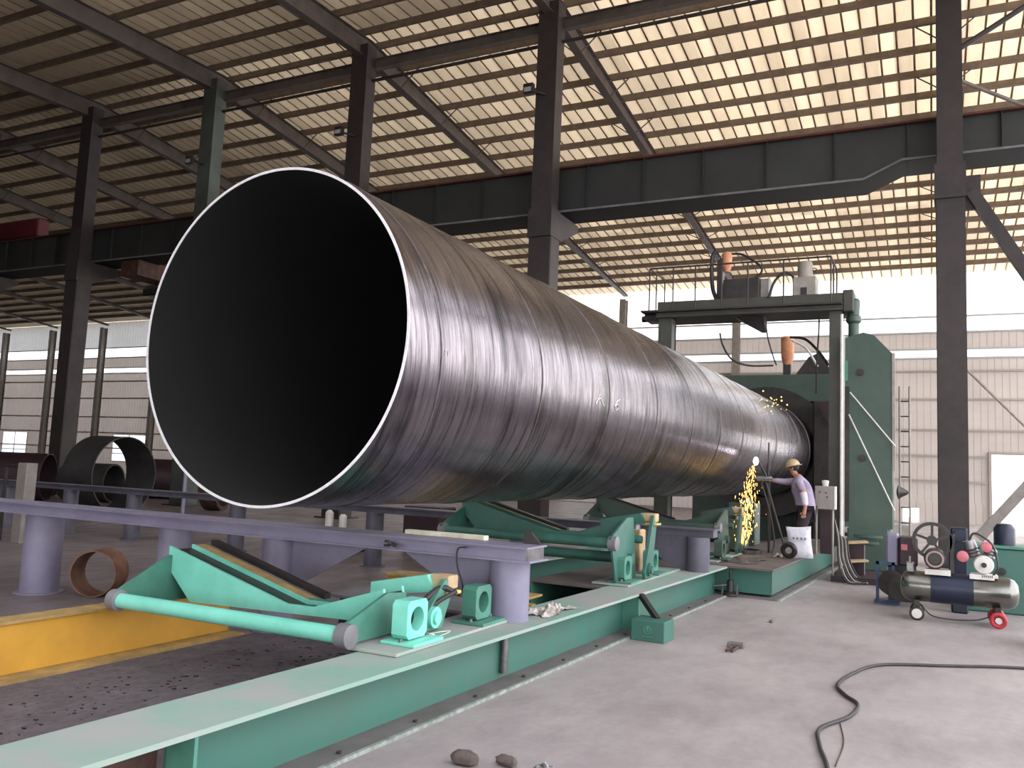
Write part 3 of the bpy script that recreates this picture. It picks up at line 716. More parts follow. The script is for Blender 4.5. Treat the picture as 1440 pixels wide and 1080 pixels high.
# mounting plates and bearing blocks
def plate(y0, y1, lab, dx=0):
    return single('mounting_plate', MB().cham(-3.42+dx, -3.0+dx, y0, y1, .402, .424, .004), 'dusty_green', lab, 'plate', (-3.2+dx, (y0+y1)/2, .402))
def block(x, y, lab, m='mint', s=1.0):
    r = thing('bearing_block', lab, 'bearing', (x, y+.13, .424))
    z0 = .424
    part('base_bar', MB().cham(x-.05*s, x+.22*s, y-.05, y+.32, z0, z0+.022, .005), m, r)
    # housing with a round bore facing +x
    n = 24; cy, cz, rr = y+.13, z0+.155, .08
    mb = MB(); vs = []
    outer = []
    for k_ in range(n):
        a = 2*PI*(k_+.5)/n; c_, s_ = math.cos(a), math.sin(a); t = 1/max(abs(c_), abs(s_))
        outer.append((c_*t*.125, s_*t*.125))
    for X, shp in ((x+.0, 0), (x+.12, 0)):
        vs += [(X, cy+a, cz+b) for a, b in outer]
        vs += [(X, cy+rr*math.cos(2*PI*(k_+.5)/n), cz+rr*math.sin(2*PI*(k_+.5)/n)) for k_ in range(n)]
    fs = []
    for k_ in range(n):
        j = (k_+1) % n
        fs += [(k_, j, n+j, n+k_), (2*n+k_, 3*n+k_, 3*n+j, 2*n+j), (k_, 2*n+k_, 2*n+j, j), (n+k_, n+j, 3*n+j, 3*n+k_)]
    hs = part('housing', MB().add(vs, fs), m, r)
    part('bore_liner', MB().lathe((x+.02, cy, cz), (1, 0, 0), [(.078, 0), (.078, .02), (.001, .02)], 24), 'dark_metal', hs)
    for yy in (y-.03, y+.29):
        part('bolt', MB().tube((x+.1, yy, z0+.022), (x+.1, yy, z0+.045), .015, 6), 'bare', r)
plate(4.53, 6.35, 'grey green mounting plate under the near pair of bearing blocks')
block(-3.22, 4.78, 'bright mint bearing block with round bore, nearest the camera')
block(-3.22, 5.72, 'green bearing block with round bore beside the lilac post', 'mint_dark')
plate(8.8, 10.9, 'dusty mounting plate under the pair of bearing blocks beyond the lilac post', .08)
block(-3.13, 8.92, 'dull green bearing block before the second lifting arm', 'mint_dark')
block(-3.13, 9.95, 'dull green bearing block behind the second lifting arm', 'mint_dark')
plate(12.3, 14.2, 'dusty mounting plate on the side platform', .25)
block(-2.87, 12.55, 'small dark bearing block right of the far lilac post', 'machine_green')
# wiring and a connector on the near plate
mb = MB().path(spline([(-3.30, 5.0, .43), (-3.28, 5.2, .60), (-3.22, 5.38, .72), (-3.16, 5.5, .68)]), .022, 8).path(spline([(-3.31, 5.05, .43), (-3.24, 5.2, .5), (-3.2, 5.3, .62), (-3.12, 5.45, .7)]), .018, 8)
single('hydraulic_hose', mb, 'rubber', 'bundle of black hoses between the two near bearing blocks', 'hose', (-3.3, 5.0, .43))
single('loose_wire', MB().path(spline([(-3.17, 5.2, .43), (-3.10, 5.35, .435), (-3.08, 5.25, .43), (-3.06, 5.0, .43)]), .003, 6), 'white', 'thin pale wire curled on the near mounting plate', 'wire', (-3.1, 5.2, .43))
single('wire_connector', MB().cham(-3.16, -3.11, 5.12, 5.16, .424, .44, .003), 'white', 'small white plug lying on the near mounting plate', 'plug', (-3.13, 5.14, .424))

# ================================================================== CONVEYOR RAILS
def post(x, y, r_, z0, z1, lab, gusset=None, group=None, m='lilac'):
    t = thing('conveyor_post', lab, 'post', (x, y, z0), group)
    part('shaft', MB().lathe((x, y, z0), (0, 0, 1), [(r_*1.0, 0), (r_, .004), (r_, z1-z0)], 28), m, t)
    for s in (gusset or []):
        part('gusset', MB().prism([(x+s*r_*.9, z1), (x+s*1.0, z1), (x+s*1.0, z1-.04), (x+s*r_*.9, z1-.50)], 'y', y-.01, y+.01), m, t)
    if z0 < .1: part('foot_flange', MB().tube((x, y, 0), (x, y, .015), r_+.06, 24), m, t)
    return t
rail = thing('conveyor_rail', 'long lilac grey steel rail in front of the big pipe mouth', 'rail', (-8, 6.1, .885))
part('rail_box', MB().box(-16, -2.83, 6.0, 6.3, .90, .992), 'lilac', rail)
part('top_plate', MB().box(-16, -2.80, 5.96, 6.34, .992, 1.006), 'lilac', rail)
part('bottom_plate', MB().box(-16, -2.78, 5.97, 6.33, .886, .90), 'lilac', rail)
part('end_plate', MB().box(-2.83, -2.81, 6.0, 6.3, .90, .992), 'bare', rail)
part('rail_bracket', MB().prism([(-3.0, 1.006), (-2.84, 1.006), (-2.93, 1.10), (-3.0, 1.11)], 'y', 6.3, 6.33), 'dark_metal', rail)
post(-3.07, 6.22, .165, .40, .886, 'lilac post at the right end of the rail, standing on the green beam', (-1,))
post(-5.56, 6.4-.1, .165, 0, .886, 'lilac post behind the V of the near lifting arm', (1,))
post(-6.95, 6.3, .165, 0, .886, 'lilac post behind the left tip of the near lifting arm')
post(-9.02, 6.3, .2, 0, .886, 'thick lilac post nearest the left edge, beside the small rusty ring')
post(-12.6, 6.3, .2, 0, .886, 'lilac post of the front rail beyond the left edge')
r2 = thing('conveyor_rail', 'second lilac rail beyond the first, passing under the pipe', 'rail', (-8, 11.1, .885))
part('rail_box', MB().box(-19.5, -2.52, 10.98, 11.22, .84, .93), 'lilac_shade', r2)
part('top_plate', MB().box(-19.5, -2.5, 10.93, 11.27, .93, .945), 'lilac_shade', r2)
for x in (-17.2, -15.2, -13.4, -10.8, -7.9): post(x, 11.1, .14, 0, .84, 'short grey post of the second conveyor rail', None, 'posts of the second rail', 'lilac_shade')
post(-5.35, 11.1, .14, 0, .84, 'short dark post of the second rail hidden under the pipe', None, None, 'lilac_shade')
post(-2.72, 11.0, .15, .40, .84, 'lilac post at the right end of the second rail, on the green beam', (-1,), None, 'lilac_shade')
single('rail_pin', MB().tube((-4.05, 5.94, .945), (-3.95, 5.90, .93), .018, 10).tube((-4.1, 5.93, .945), (-4.06, 5.93, .945), .028, 12), 'bare', 'small steel pin sticking out of the front face of the lilac rail', 'pin', (-4.05, 5.94, .945))
single('rail_cable', MB().path(spline([(-3.32, 5.93, .975), (-3.40, 5.93, .95), (-3.40, 5.935, .82), (-3.36, 5.95, .70), (-3.33, 5.95, .56)]), .007, 6), 'rubber', 'thin dark cable hanging down beside the right lilac post', 'cable', (-3.4, 5.93, .56))
single('timber_lath', MB().cham(-4.12, -3.33, 6.24, 6.32, 1.0065, 1.045, .004), 'pale_board', 'whitish lath lying along the top of the lilac rail', 'lath', (-3.7, 6.28, 1.0065))
# crumpled rag on the green beam
def crumple(cx, cy, z, rx, ry, h, n=26, seed=3):
    rnd = random.Random(seed); mb = MB(); vs = []; fs = []
    ph = [rnd.uniform(0, 6) for _ in range(8)]
    for i in range(n):
        for j in range(n):
            u, v = i/(n-1)*2-1, j/(n-1)*2-1
            e = max(0, 1-(u*u+v*v)*.55)
            zz = h*e*(.45+.3*math.sin(5*u+ph[0]+3*v)+.25*math.sin(9*v+ph[1]-4*u)+.15*math.sin(17*u+ph[2]+11*v))
            vs.append((cx+rx*u*(1+.12*math.sin(4*v+ph[3])), cy+ry*v*(1+.12*math.sin(5*u+ph[4])), z+max(.003, zz)))
    for i in range(n-1):
        for j in range(n-1): fs.append((i*n+j, (i+1)*n+j, (i+1)*n+j+1, i*n+j+1))
    return mb.add(vs, fs)
single('cloth_rag', crumple(-2.96, 6.80, .401, .12, .30, .07), 'cloth', 'crumpled dirty white rag on the green beam right of the lilac post', 'rag', (-2.96, 6.8, .401))

# ================================================================== CUT PIPE RINGS on the floor
def cutring(x, y, r_, length, th, mat, lab, yaw, z=None, missing=None, wall=.03):
    z = r_ if z is None else z
    d = Vector((math.cos(yaw), math.sin(yaw), 0))
    t = single('pipe_ring', MB().lathe(Vector((x, y, z))-d*length/2, d, [(r_, 0), (r_, length), (r_-wall, length), (r_-wall, 0)], 64, True), mat, lab, 'pipe ring', (x, y, 0))
    return t
cutring(-9.02+.62, 6.58, .255, .34, 0, 'brown_ring', 'small rusty pipe ring standing on the floor beside the thick lilac post', math.radians(-62), .255, wall=.014)
cutring(-19.6, 15.4, 1.02, 1.1, 0, 'coil_dark', 'large dark open pipe ring standing beyond the left rail', math.radians(2), 1.02)
cutring(-19.4, 19.0, .86, .5, 0, 'rust', 'brown open ring just left of the big pipe rim', math.radians(25), .86, wall=.12)
cutring(-25.9, 16.9, .74, 2.0, 0, 'maroon', 'dark brown pipe piece lying at the left behind a grey stand', math.radians(35), .74)
cutring(-29.6, 16.9, .74, 2.0, 0, 'rust', 'dark brown pipe piece cut by the left edge of the photo', math.radians(35), .74)
cutring(-24.3, 18.4, .62, 1.6, 0, 'coil_dark', 'smaller black pipe piece seen through the large open ring', math.radians(20), .62, wall=.05)
cutring(-24.9, 22.4, .72, 1.8, 0, 'maroon', 'dark pipe piece beyond the large open ring', math.radians(35), .72)
t = thing('steel_stand', 'grey steel box stand before the dark pipe pieces at the left', 'stand', (-14.4, 9.3, 0))
part('upright', MB().cham(-14.05, -13.8, 9.2, 9.4, 0, 1.36, .01), 'grey_box', t)
part('frame', MB().tube((-14.5, 9.3, 0), (-14.5, 9.3, 1.3), .03, 8).tube((-14.5, 9.3, 1.3), (-14.05, 9.3, 1.3), .03, 8), 'dark_metal', t)
single('short_pole', MB().tube((-13.0, 11.9, 0), (-13.0, 11.9, 1.36), .035, 10), 'lilac', 'thin pale pole before the large open ring', 'pole', (-13.0, 11.9, 0))
# lumps beneath the pipe mouth
single('white_fittings', MB().cham(-10.05, -9.9, 12.5, 12.65, .36, .72, .05).cham(-9.72, -9.6, 12.5, 12.65, .36, .66, .04), 'white', 'two pale fittings on a stand under the pipe mouth', 'fitting', (-9.8, 12.6, .3))
single('fitting_stand', MB().box(-10.3, -9.3, 12.3, 12.9, 0, .36), 'dark_metal', 'dark low stand under the two pale fittings', 'stand', (-9.8, 12.6, 0))
single('dark_crate', MB().cham(-8.9, -8.1, 13.4, 14.0, 0, .85, .02), 'maroon', 'dark brown crate on the floor beyond the rail under the pipe', 'crate', (-8.5, 13.7, 0))
# clutter under the pipe at mid distance
rd = random.Random(5)
for i, (x, y, z, w, h, m, lab) in enumerate(((-3.35, 10.3, .43, .22, .5, 'beige', 'brown pad standing on the second lifting arm'), (-3.5, 12.2, .43, .3, .35, 'dark_metal', 'dark motor under the pipe beyond the second arm'),
                         (-3.0, 14.8, .43, .35, .5, 'machine_green', 'green valve box on the platform left of the sparks'), (-3.15, 16.2, .43, .5, .75, 'machine_green', 'green pump block under the pipe behind the torch stand'))):
    t = thing('machine_block', lab, 'block', (x, y, z-.02))
    part('body', MB().cham(x-w/2, x+w/2, y-w/2, y+w/2, z-.02, z+h, .015), m, t)
    part('cap', MB().lathe((x, y, z+h), (0, 0, 1), [(w*.3, 0), (w*.3, .05), (w*.18, .08)], 14), 'bare', t)

# ================================================================== GANTRY AND WELDING MACHINE
GY = 17.5
ga = thing('gantry_platform', 'dark green railed gantry platform straddling the far end of the pipe', 'gantry', (-3.5, GY, .41))
part('main_beam', MB().box(-5.32, -1.55, GY-.1, GY+.9, 5.02, 5.12).box(-5.32, -1.55, GY, GY+.8, 5.12, 5.38), 'gantry', ga)
part('deck_edge', MB().box(-5.62, -1.55, GY-.25, GY+1.0, 5.12, 5.16), 'steel_dark', ga)
for x0, x1 in ((-5.30, -5.0), (-1.80, -1.56)):
    z0 = .41 if x0 > -3 else 0
    part('gantry_leg', MB().box(x0, x1, GY+.02, GY+.04, z0, 5.02).box(x0, x1, GY+.36, GY+.38, z0, 5.02).box(x0+.02, x0+.04, GY+.04, GY+.36, z0, 5.02).box(x1-.04, x1-.02, GY+.04, GY+.36, z0, 5.02), 'gantry', ga)
mb = MB()
xs = [-5.45, -4.93, -4.45, -3.9, -3.36, -2.65, -1.75]
for x in xs: mb.tube((x, GY-.2, 5.16), (x, GY-.2, 6.08), .017, 6)
mb.tube((-5.45, GY-.2, 6.08), (-1.75, GY-.2, 6.08), .02, 6)
for x in xs[::3]: mb.tube((x, GY+.95, 5.16), (x, GY+.95, 6.08), .017, 6)
mb.tube((-5.45, GY-.2, 6.08), (-5.45, GY+.95, 6.08), .017, 6).tube((-1.75, GY-.2, 6.08), (-1.75, GY+.95, 6.08), .017, 6)
mb.tube((-1.75, GY+.3, 5.16), (-1.75, GY+.3, 6.08), .017, 6).tube((-5.45, GY+.3, 5.16), (-5.45, GY+.3, 6.08), .017, 6)
part('handrail', mb, 'steel_dark', ga)
part('left_gearbox', MB().cham(-5.62, -5.32, GY, GY+.5, 4.98, 5.12, .02).tube((-5.72, GY+.2, 5.05), (-5.6, GY+.2, 5.05), .07, 12), 'dark_metal', ga)
part('right_box', MB().cham(-1.55, -1.35, GY, GY+.6, 5.0, 5.44, .02), 'gantry', ga)
# things on the platform
single('control_box', MB().cham(-3.93, -3.18, GY+.1, GY+.6, 5.38, 5.82, .02), 'dark_metal', 'dark square box in the middle of the gantry platform', 'box', (-3.5, GY+.3, 5.38))
single('small_cabinet', MB().cham(-3.17, -3.0, GY+.15, GY+.55, 5.38, 5.8, .01), 'grey_box', 'pale narrow cabinet beside the dark box on the gantry', 'cabinet', (-3.1, GY+.3, 5.38))
mo = thing('gantry_motor', 'pale grey upright motor on the right of the gantry platform', 'motor', (-2.25, GY+.3, 5.38))
part('gearbox', MB().cham(-2.52, -2.06, GY+.1, GY+.5, 5.38, 5.78, .02), 'motor_grey', mo)
part('motor_body', MB().lathe((-2.30, GY+.3, 5.78), (0, 0, 1), [(.15, 0), (.15, .3), (.13, .34), (.06, .36)], 20), 'motor_grey', mo)
part('lifting_eye', MB().torus((-2.12, GY+.3, 5.95), (0, 1, 0), .04, .01, 14, 6), 'dark_metal', mo)
part('access_door', MB().box(-2.36, -2.24, GY+.085, GY+.105, 5.38, 5.55), 'dark_metal', mo)
hp = thing('flux_hopper', 'dark mast with peach coloured hopper on the gantry platform', 'hopper', (-3.95, GY+.3, 5.38))
part('mast', MB().box(-4.10, -3.98, GY+.25, GY+.45, 5.38, 6.3), 'dark_metal', hp)
part('hopper_can', MB().lathe((-3.9, GY+.3, 6.02), (0, 0, 1), [(.06, 0), (.10, .12), (.11, .4), (.06, .44)], 18), 'peach', hp)
part('left_pipe', MB().path(spline([(-4.1, GY+.2, 6.5), (-4.2, GY+.2, 6.3), (-4.18, GY+.2, 5.7), (-4.05, GY+.1, 5.35)]), .045, 8), 'dark_metal', hp)
cb = [('gantry_cable', 'dark cable arching from the hopper to the dark box on the gantry', [(-3.82, GY+.3, 6.42), (-3.55, GY+.25, 6.36), (-3.2, GY+.2, 6.1), (-3.16, GY+.2, 5.95), (-3.3, GY+.2, 5.83)], .025),
      ('gantry_cable', 'grey conduit arch beside the pale motor on the gantry', [(-2.98, GY, 5.34), (-2.85, GY, 5.7), (-2.65, GY, 5.86), (-2.52, GY+.1, 5.80), (-2.50, GY+.2, 5.7)], .028),
      ('gantry_cable', 'dark cable looping under the gantry, left of the orange hopper', [(-4.05, GY+.4, 4.72), (-3.98, GY+.4, 4.45), (-3.78, GY+.4, 4.14), (-3.45, GY+.5, 4.02), (-3.0, GY+.8, 4.05)], .02),
      ('gantry_cable', 'dark cable hanging straight down from the gantry chute', [(-3.1, GY+.4, 5.0), (-3.05, GY+.4, 4.6), (-2.95, GY+.5, 4.2), (-2.9, GY+.6, 4.03)], .015),
      ('gantry_cable', 'black hose arching right from the orange hopper', [(-2.72, GY+1.2, 4.72), (-2.4, GY+1.2, 4.66), (-2.1, GY+1.0, 4.35), (-1.9, GY+.8, 4.05)], .028),
      ('gantry_cable', 'thin cable hanging beside the right leg of the gantry', [(-2.02, GY+.3, 5.0), (-2.03, GY+.3, 4.6), (-2.06, GY+.3, 4.1), (-2.07, GY+.3, 3.4)], .016)]
for nm, lb, pts, r_ in cb: single(nm, MB().path(spline(pts), r_, 8), 'rubber', lb, 'cable', pts[0])
single('chute', MB().add([(-3.7, GY+.2, 5.02), (-3.1, GY+.2, 5.02), (-3.1, GY+.6, 5.02), (-3.7, GY+.6, 5.02), (-3.17, GY+.35, 4.7), (-3.08, GY+.35, 4.7), (-3.08, GY+.45, 4.7), (-3.17, GY+.45, 4.7)],
       [(0, 1, 2, 3), (7, 6, 5, 4), (0, 4, 5, 1), (1, 5, 6, 2), (2, 6, 7, 3), (3, 7, 4, 0)]), 'dark_metal', 'dark tapered chute hanging under the gantry platform', 'chute', (-3.4, GY+.4, 4.7))
# welding head beam behind the pipe
wm = thing('welding_machine', 'dark green spiral welding machine head behind the far end of the pipe', 'machine', (-3.7, 23.6, 0))
part('cross_beam', MB().cham(-6.2, -2.1, 23.5, 24.3, 3.75, 4.5, .03), 'machine_green', wm)
part('roller_housing', MB().ring((-4.0, 23.4, 2.4), (0, 1, 0), 1.75, 1.24, .9, 48), 'dark_metal', wm)
part('backing_frame', MB().box(-6.2, -2.05, 24.3, 24.6, 0, 3.75), 'machine_green', wm)
part('side_frame', MB().cham(-2.7, -2.0, 22.6, 24.3, .0, 3.7, .03), 'dark_metal', wm)
part('strip_guard', MB().prism([(-2.55, 3.6), (-2.05, 3.6), (-2.05, 2.6)], 'y', 22.3, 22.36), 'maroon', wm)
h2 = thing('welding_hopper', 'orange flux hopper on the welding head under the gantry', 'hopper', (-3.4, 23.0, 4.5))
part('can', MB().lathe((-3.52, 23.8, 4.78), (0, 0, 1), [(.10, 0), (.17, .22), (.18, .75), (.13, .80)], 20), 'peach', h2)
part('stand', MB().box(-3.62, -3.42, 23.7, 23.9, 4.5, 4.8).prism([(-3.3, 4.5), (-2.3, 4.5), (-2.7, 5.1), (-2.95, 5.0)], 'y', 23.7, 23.9), 'dark_metal', h2)
part('feed_pipe', MB().path(spline([(-3.4, 23.5, 5.45), (-3.0, 23.5, 5.2), (-2.7, 23.5, 4.7)]), .03, 8), 'white', h2)
# tower
TW = thing('machine_tower', 'tall green steel tower with a sloped top right of the gantry', 'tower', (-1.05, 17.9, 0))
part('tower_body', MB().prism([(-1.50, .8), (-.66, .8), (-.66, 4.14), (-.98, 4.5), (-1.17, 4.56), (-1.50, 4.46)], 'y', 17.45, 18.3), 'machine_green', TW)
part('edge_strip', MB().box(-.66, -.61, 17.43, 17.6, 1.9, 4.14), 'motor_grey', TW, 'pale vertical strip on the right edge')
for x, z in ((-1.22, 3.78), (-1.18, 2.12)): part('port', MB().tube((x, 17.40, z), (x, 17.46, z), .065, 16), 'dark_metal', TW)
part('tower_base', MB().cham(-1.45, -.72, 17.4, 18.3, .0, .8, .03).ring((-1.08, 17.85, .62), (0, 0, 1), .52, .3, .05, 32).ring((-1.08, 17.85, .5), (0, 0, 1), .49, .3, .05, 32), 'machine_green', TW)
part('top_motor', MB().lathe((-1.37, 17.8, 4.44), (0, 0, 1), [(.10, 0), (.10, .35), (.14, .40), (.14, .5), (.11, .52), (.12, .82), (.09, .86)], 20), 'machine_green', TW)
part('side_rail', MB().box(-1.53, -1.50, 17.35, 17.5, .5, 4.5), 'white', TW)
part('rack', MB().box(-1.50, -1.44, 17.38, 17.44, 3.6, 4.0), 'mint_dark', TW)
part('dark_slot', MB().box(-1.50, -1.42, 17.42, 17.452, .9, 3.5), 'dark_metal', TW)
for p, q in (((-1.40, 17.36, 3.38), (-.60, 17.36, 2.35)), ((-1.42, 17.36, 2.95), (-.62, 17.36, 1.15))):
    single('slanting_rod', MB().tube(p, q, .014, 8), 'white', 'thin pale rod slanting down across the green tower, ' + ('the upper one' if q[2] > 2 else 'the lower one'), 'rod', q)
# white pipe next to the gantry leg
single('vertical_conduit', MB().tube((-1.52, 17.0, .0), (-1.52, 17.0, 4.85), .028, 10), 'white', 'pale vertical conduit between the gantry leg and the green tower', 'conduit', (-1.52, 17.0, .6))
# ladder
la = thing('ladder', 'pale steel ladder standing right of the green tower', 'ladder', (-.48, 18.4, 0))
for x in (-.56, -.38): part('ladder_rail', MB().tube((x, 18.4, 0), (x, 18.4, 3.6), .022, 8), 'motor_grey', la)
for i in range(11): part('rung', MB().tube((-.56, 18.4, .3+i*.3), (-.38, 18.4, .3+i*.3), .014, 6), 'dark_metal', la)
single('valve_knob', MB().lathe((-.60, 17.8, 1.5), (1, 0, -.0), [(.05, 0), (.14, .03), (.10, .08), (.03, .2)], 16), 'dark_metal', 'black round knob on the right side of the green tower', 'knob', (-.6, 17.8, 1.5))
# sparks on the welding head
mb = MB()
rd = random.Random(11)
for i in range(26):
    mb.ball((-2.9+rd.gauss(0, .13), 17.3+rd.gauss(0, .1), 3.12+rd.gauss(0, .12)), rd.uniform(.006, .02), (1, 1, 1), 5, 4)
single('weld_glow', mb, 'spark', 'bright spots of sparks on the welding head above the pipe', 'sparks', (-2.9, 17.3, 3.1), kind='stuff')

# ================================================================== WORKER, TORCH, SPARKS
WYY = 14.75
def skin_figure(name, nodes, edges, parent, mat, root=0, sub=2):
    me = bpy.data.meshes.new(name); loc = FR[parent.name]
    me.from_pydata([tuple(Vector(p)-loc) for p, r_ in nodes], edges, [])
    o = bpy.data.objects.new(name, me); COL.objects.link(o)
    sk = o.modifiers.new('skin', 'SKIN'); sk.use_smooth_shade = True
    sv = me.skin_vertices[0].data
    for i, (p, r_) in enumerate(nodes):
        sv[i].radius = r_ if isinstance(r_, tuple) else (r_, r_); sv[i].use_root = (i == root)
    ss = o.modifiers.new('sub', 'SUBSURF'); ss.levels = sub; ss.render_levels = sub
    me.materials.append(M[mat]); o.parent = parent; return o
pz = .41
wk = thing('person', 'worker in tan hard hat and lilac grey shirt reaching out to the cutting torch', 'person', (-1.98, WYY, pz))
def W(x, y, z): return (x, WYY+y, z)
# facing -x; leaning forward. pelvis at (-1.88, 0, 1.22)
body = [(W(-1.86, 0, 1.22), (.10, .12)), (W(-1.89, 0, 1.38), (.09, .11)), (W(-1.95, 0, 1.54), (.095, .12)), (W(-1.99, 0, 1.66), (.07, .11)),
        (W(-2.03, 0, 1.72), .055), (W(-2.07, 0, 1.775), .05),                       # neck, head base 4,5
        (W(-2.09, 0, 1.83), (.082, .072)), (W(-2.08, 0, 1.89), (.078, .07)),         # head 6,7
        # near arm (towards the camera) 8-11: hanging, sleeve guard
        (W(-1.95, -.19, 1.63), .055), (W(-1.86, -.25, 1.42), .045), (W(-1.84, -.27, 1.24), .034), (W(-1.85, -.28, 1.16), .032),
        # far arm 12-15: reaching to the torch
        (W(-2.00, .18, 1.63), .055), (W(-2.20, .14, 1.60), .045), (W(-2.43, .06, 1.62), .034), (W(-2.50, .04, 1.63), .032),
        # legs 16-19, 20-23
        (W(-1.86, -.10, 1.16), .095), (W(-1.93, -.11, .82), .07), (W(-1.86, -.12, .50), .048), (W(-1.95, -.12, .455), .042),
        (W(-1.86, .10, 1.16), .095), (W(-1.96, .12, .82), .07), (W(-1.93, .14, .50), .048), (W(-2.03, .14, .455), .042)]
edges = [(0, 1), (1, 2), (2, 3), (3, 4), (4, 5), (5, 6), (6, 7), (3, 8), (8, 9), (9, 10), (10, 11), (3, 12), (12, 13), (13, 14), (14, 15),
         (0, 16), (16, 17), (17, 18), (18, 19), (0, 20), (20, 21), (21, 22), (22, 23)]
def hand(base_idx, d, side, curl):
    b = Vector(body[base_idx][0]); d = Vector(d).normalized(); side = Vector(side).normalized(); pn = d.cross(side).normalized()
    palm = len(body); body.append((tuple(b+d*.06), (.034, .02))); edges.append((base_idx, palm))
    pc = Vector(body[palm][0])
    for k, (off, ln) in enumerate(((-.027, .062), (-.009, .070), (.009, .066), (.027, .052))):
        i = len(body); p1 = pc+side*off+d*.028; body.append((tuple(p1), .0095)); edges.append((palm, i))
        p2 = p1+d*ln*.45+pn*curl*ln*.35; body.append((tuple(p2), .0088)); edges.append((i, i+1))
        p3 = p2+d*ln*.2+pn*curl*ln*.5; body.append((tuple(p3), .008)); edges.append((i+1, i+2))
    i = len(body); p1 = pc-side*.038-d*.01; body.append((tuple(p1), .011)); edges.append((palm, i))
    body.append((tuple(p1+d*.035-side*.018+pn*curl*.015), .0095)); edges.append((i, i+1))
hand(11, (-.15, 0, -1), (1, 0, -.1), .5)
hand(15, (-1, -.05, .1), (0, 0, 1), 1.0)
skin_figure('body', body, edges, wk, 'skin')
sh = [(W(-1.86, 0, 1.10), (.175, .175)), (W(-1.87, 0, 1.22), (.165, .175)), (W(-1.89, 0, 1.36), (.15, .17)), (W(-1.95, 0, 1.53), (.145, .19)), (W(-1.99, 0, 1.655), (.11, .16)), (W(-2.02, 0, 1.70), .068),
      (W(-1.955, -.19, 1.63), .07), (W(-1.875, -.245, 1.45), .06),
      (W(-2.005, .18, 1.63), .07), (W(-2.18, .145, 1.60), .06), (W(-2.40, .07, 1.618), .045)]
skin_figure('shirt', sh, [(0, 1), (1, 2), (2, 3), (3, 4), (4, 5), (4, 6), (6, 7), (4, 8), (8, 9), (9, 10)], wk, 'shirt')
skin_figure('sleeve_guard', [(W(-1.88, -.245, 1.46), .064), (W(-1.855, -.26, 1.34), .056), (W(-1.84, -.27, 1.22), .048)], [(0, 1), (1, 2)], wk, 'sleeve')
tr = [(W(-1.86, 0, 1.20), (.15, .165)), (W(-1.86, -.10, 1.12), .112), (W(-1.93, -.11, .82), .088), (W(-1.87, -.12, .52), .07),
      (W(-1.86, .10, 1.12), .112), (W(-1.96, .12, .82), .088), (W(-1.94, .14, .52), .07)]
skin_figure('trousers', tr, [(0, 1), (1, 2), (2, 3), (0, 4), (4, 5), (5, 6)], wk, 'trousers')
for y, x in ((-.12, -1.86), (.14, -1.93)):
    part('shoe', MB().ball(W(x-.07, y, pz+.045), .13, (1, .42, .36), 16, 10), 'rubber', wk)
hx, hz = -2.085, 1.875
part('hard_hat', MB().lathe(W(hx+.01, 0, hz-.01), (-.25, 0, 1), [(.145, 0), (.148, .008), (.118, .016), (.112, .05), (.092, .09), (.055, .118), (.012, .127)], 28), 'helmet', wk)
part('hair', MB().ball(W(hx+.02, 0, hz-.015), .088, (1, .92, .95), 18, 12), 'hair', wk)
part('nose', MB().ball(W(hx-.088, 0, hz-.055), .016, (1, .7, 1.2), 8, 6), 'skin', wk)
for s in (-1, 1):
    part('ear', MB().ball(W(hx+.01, s*.078, hz-.05), .02, (.7, .4, 1.2), 8, 6), 'skin', wk)
    part('eye', MB().ball(W(hx-.076, s*.03, hz-.03), .010, (1, 1, 1), 8, 6), 'hair', wk)
part('mouth', MB().box(W(hx-.081, 0, 0)[0], hx-.072, WYY-.022, WYY+.022, hz-.098, hz-.092), 'maroon', wk)
# torch stand
ts = thing('torch_stand', 'dark stand with cutting torch and handwheel in front of the worker', 'torch', (-2.42, 14.6, pz))
part('inclined_pole', MB().tube((-2.50, 14.62, 1.62), (-2.14, 14.6, .41), .018, 10), 'dark_metal', ts)
part('rear_pole', MB().tube((-2.45, 14.66, 1.62), (-2.45, 14.75, .41), .022, 10), 'dark_metal', ts)
part('mast', MB().tube((-2.45, 14.62, 1.6), (-2.45, 14.62, 2.25), .014, 8), 'dark_metal', ts)
part('torch_head', MB().tube((-2.60, 14.60, 1.90), (-2.47, 14.62, 1.66), .016, 8).tube((-2.45, 14.62, 1.78), (-2.45, 14.62, 1.90), .03, 10), 'dark_metal', ts)
part('carriage', MB().cham(-2.62, -2.40, 14.5, 14.7, 1.60, 1.68, .01).tube((-2.66, 14.5, 1.64), (-2.36, 14.5, 1.64), .016, 8), 'bare', ts)
part('hose', MB().path(spline([(-2.58, 14.55, 1.62), (-2.52, 14.5, 1.5), (-2.38, 14.5, 1.0), (-2.32, 14.48, .6), (-2.35, 14.4, .43)]), .014, 8), 'rubber', ts)
single('cutting_flame', MB().ball((-2.66, 14.62, 1.93), .045, (1, 1, 1.5), 10, 8), 'arc', 'white hot spot where the torch cuts the pipe', 'flame', (-2.66, 14.62, 1.9), kind='stuff')
mb = MB(); rd = random.Random(4)
for i in range(360):
    t_ = rd.random()**.8
    z = 1.88-t_*1.32; sp = .012+.075*math.sin(min(1, t_*1.15)*PI*.8)
    x = -2.68-.16*t_+rd.gauss(0, sp); y = 14.55+rd.gauss(0, sp)
    L = rd.uniform(.012, .06); r_ = rd.uniform(.002, .0075)
    mb.tube((x, y, z), (x+rd.gauss(0, .006), y, z-L), r_, 5)
single('sparks', mb, 'spark', 'stream of yellow cutting sparks falling from the torch to the platform', 'sparks', (-2.75, 14.55, .5), kind='stuff')
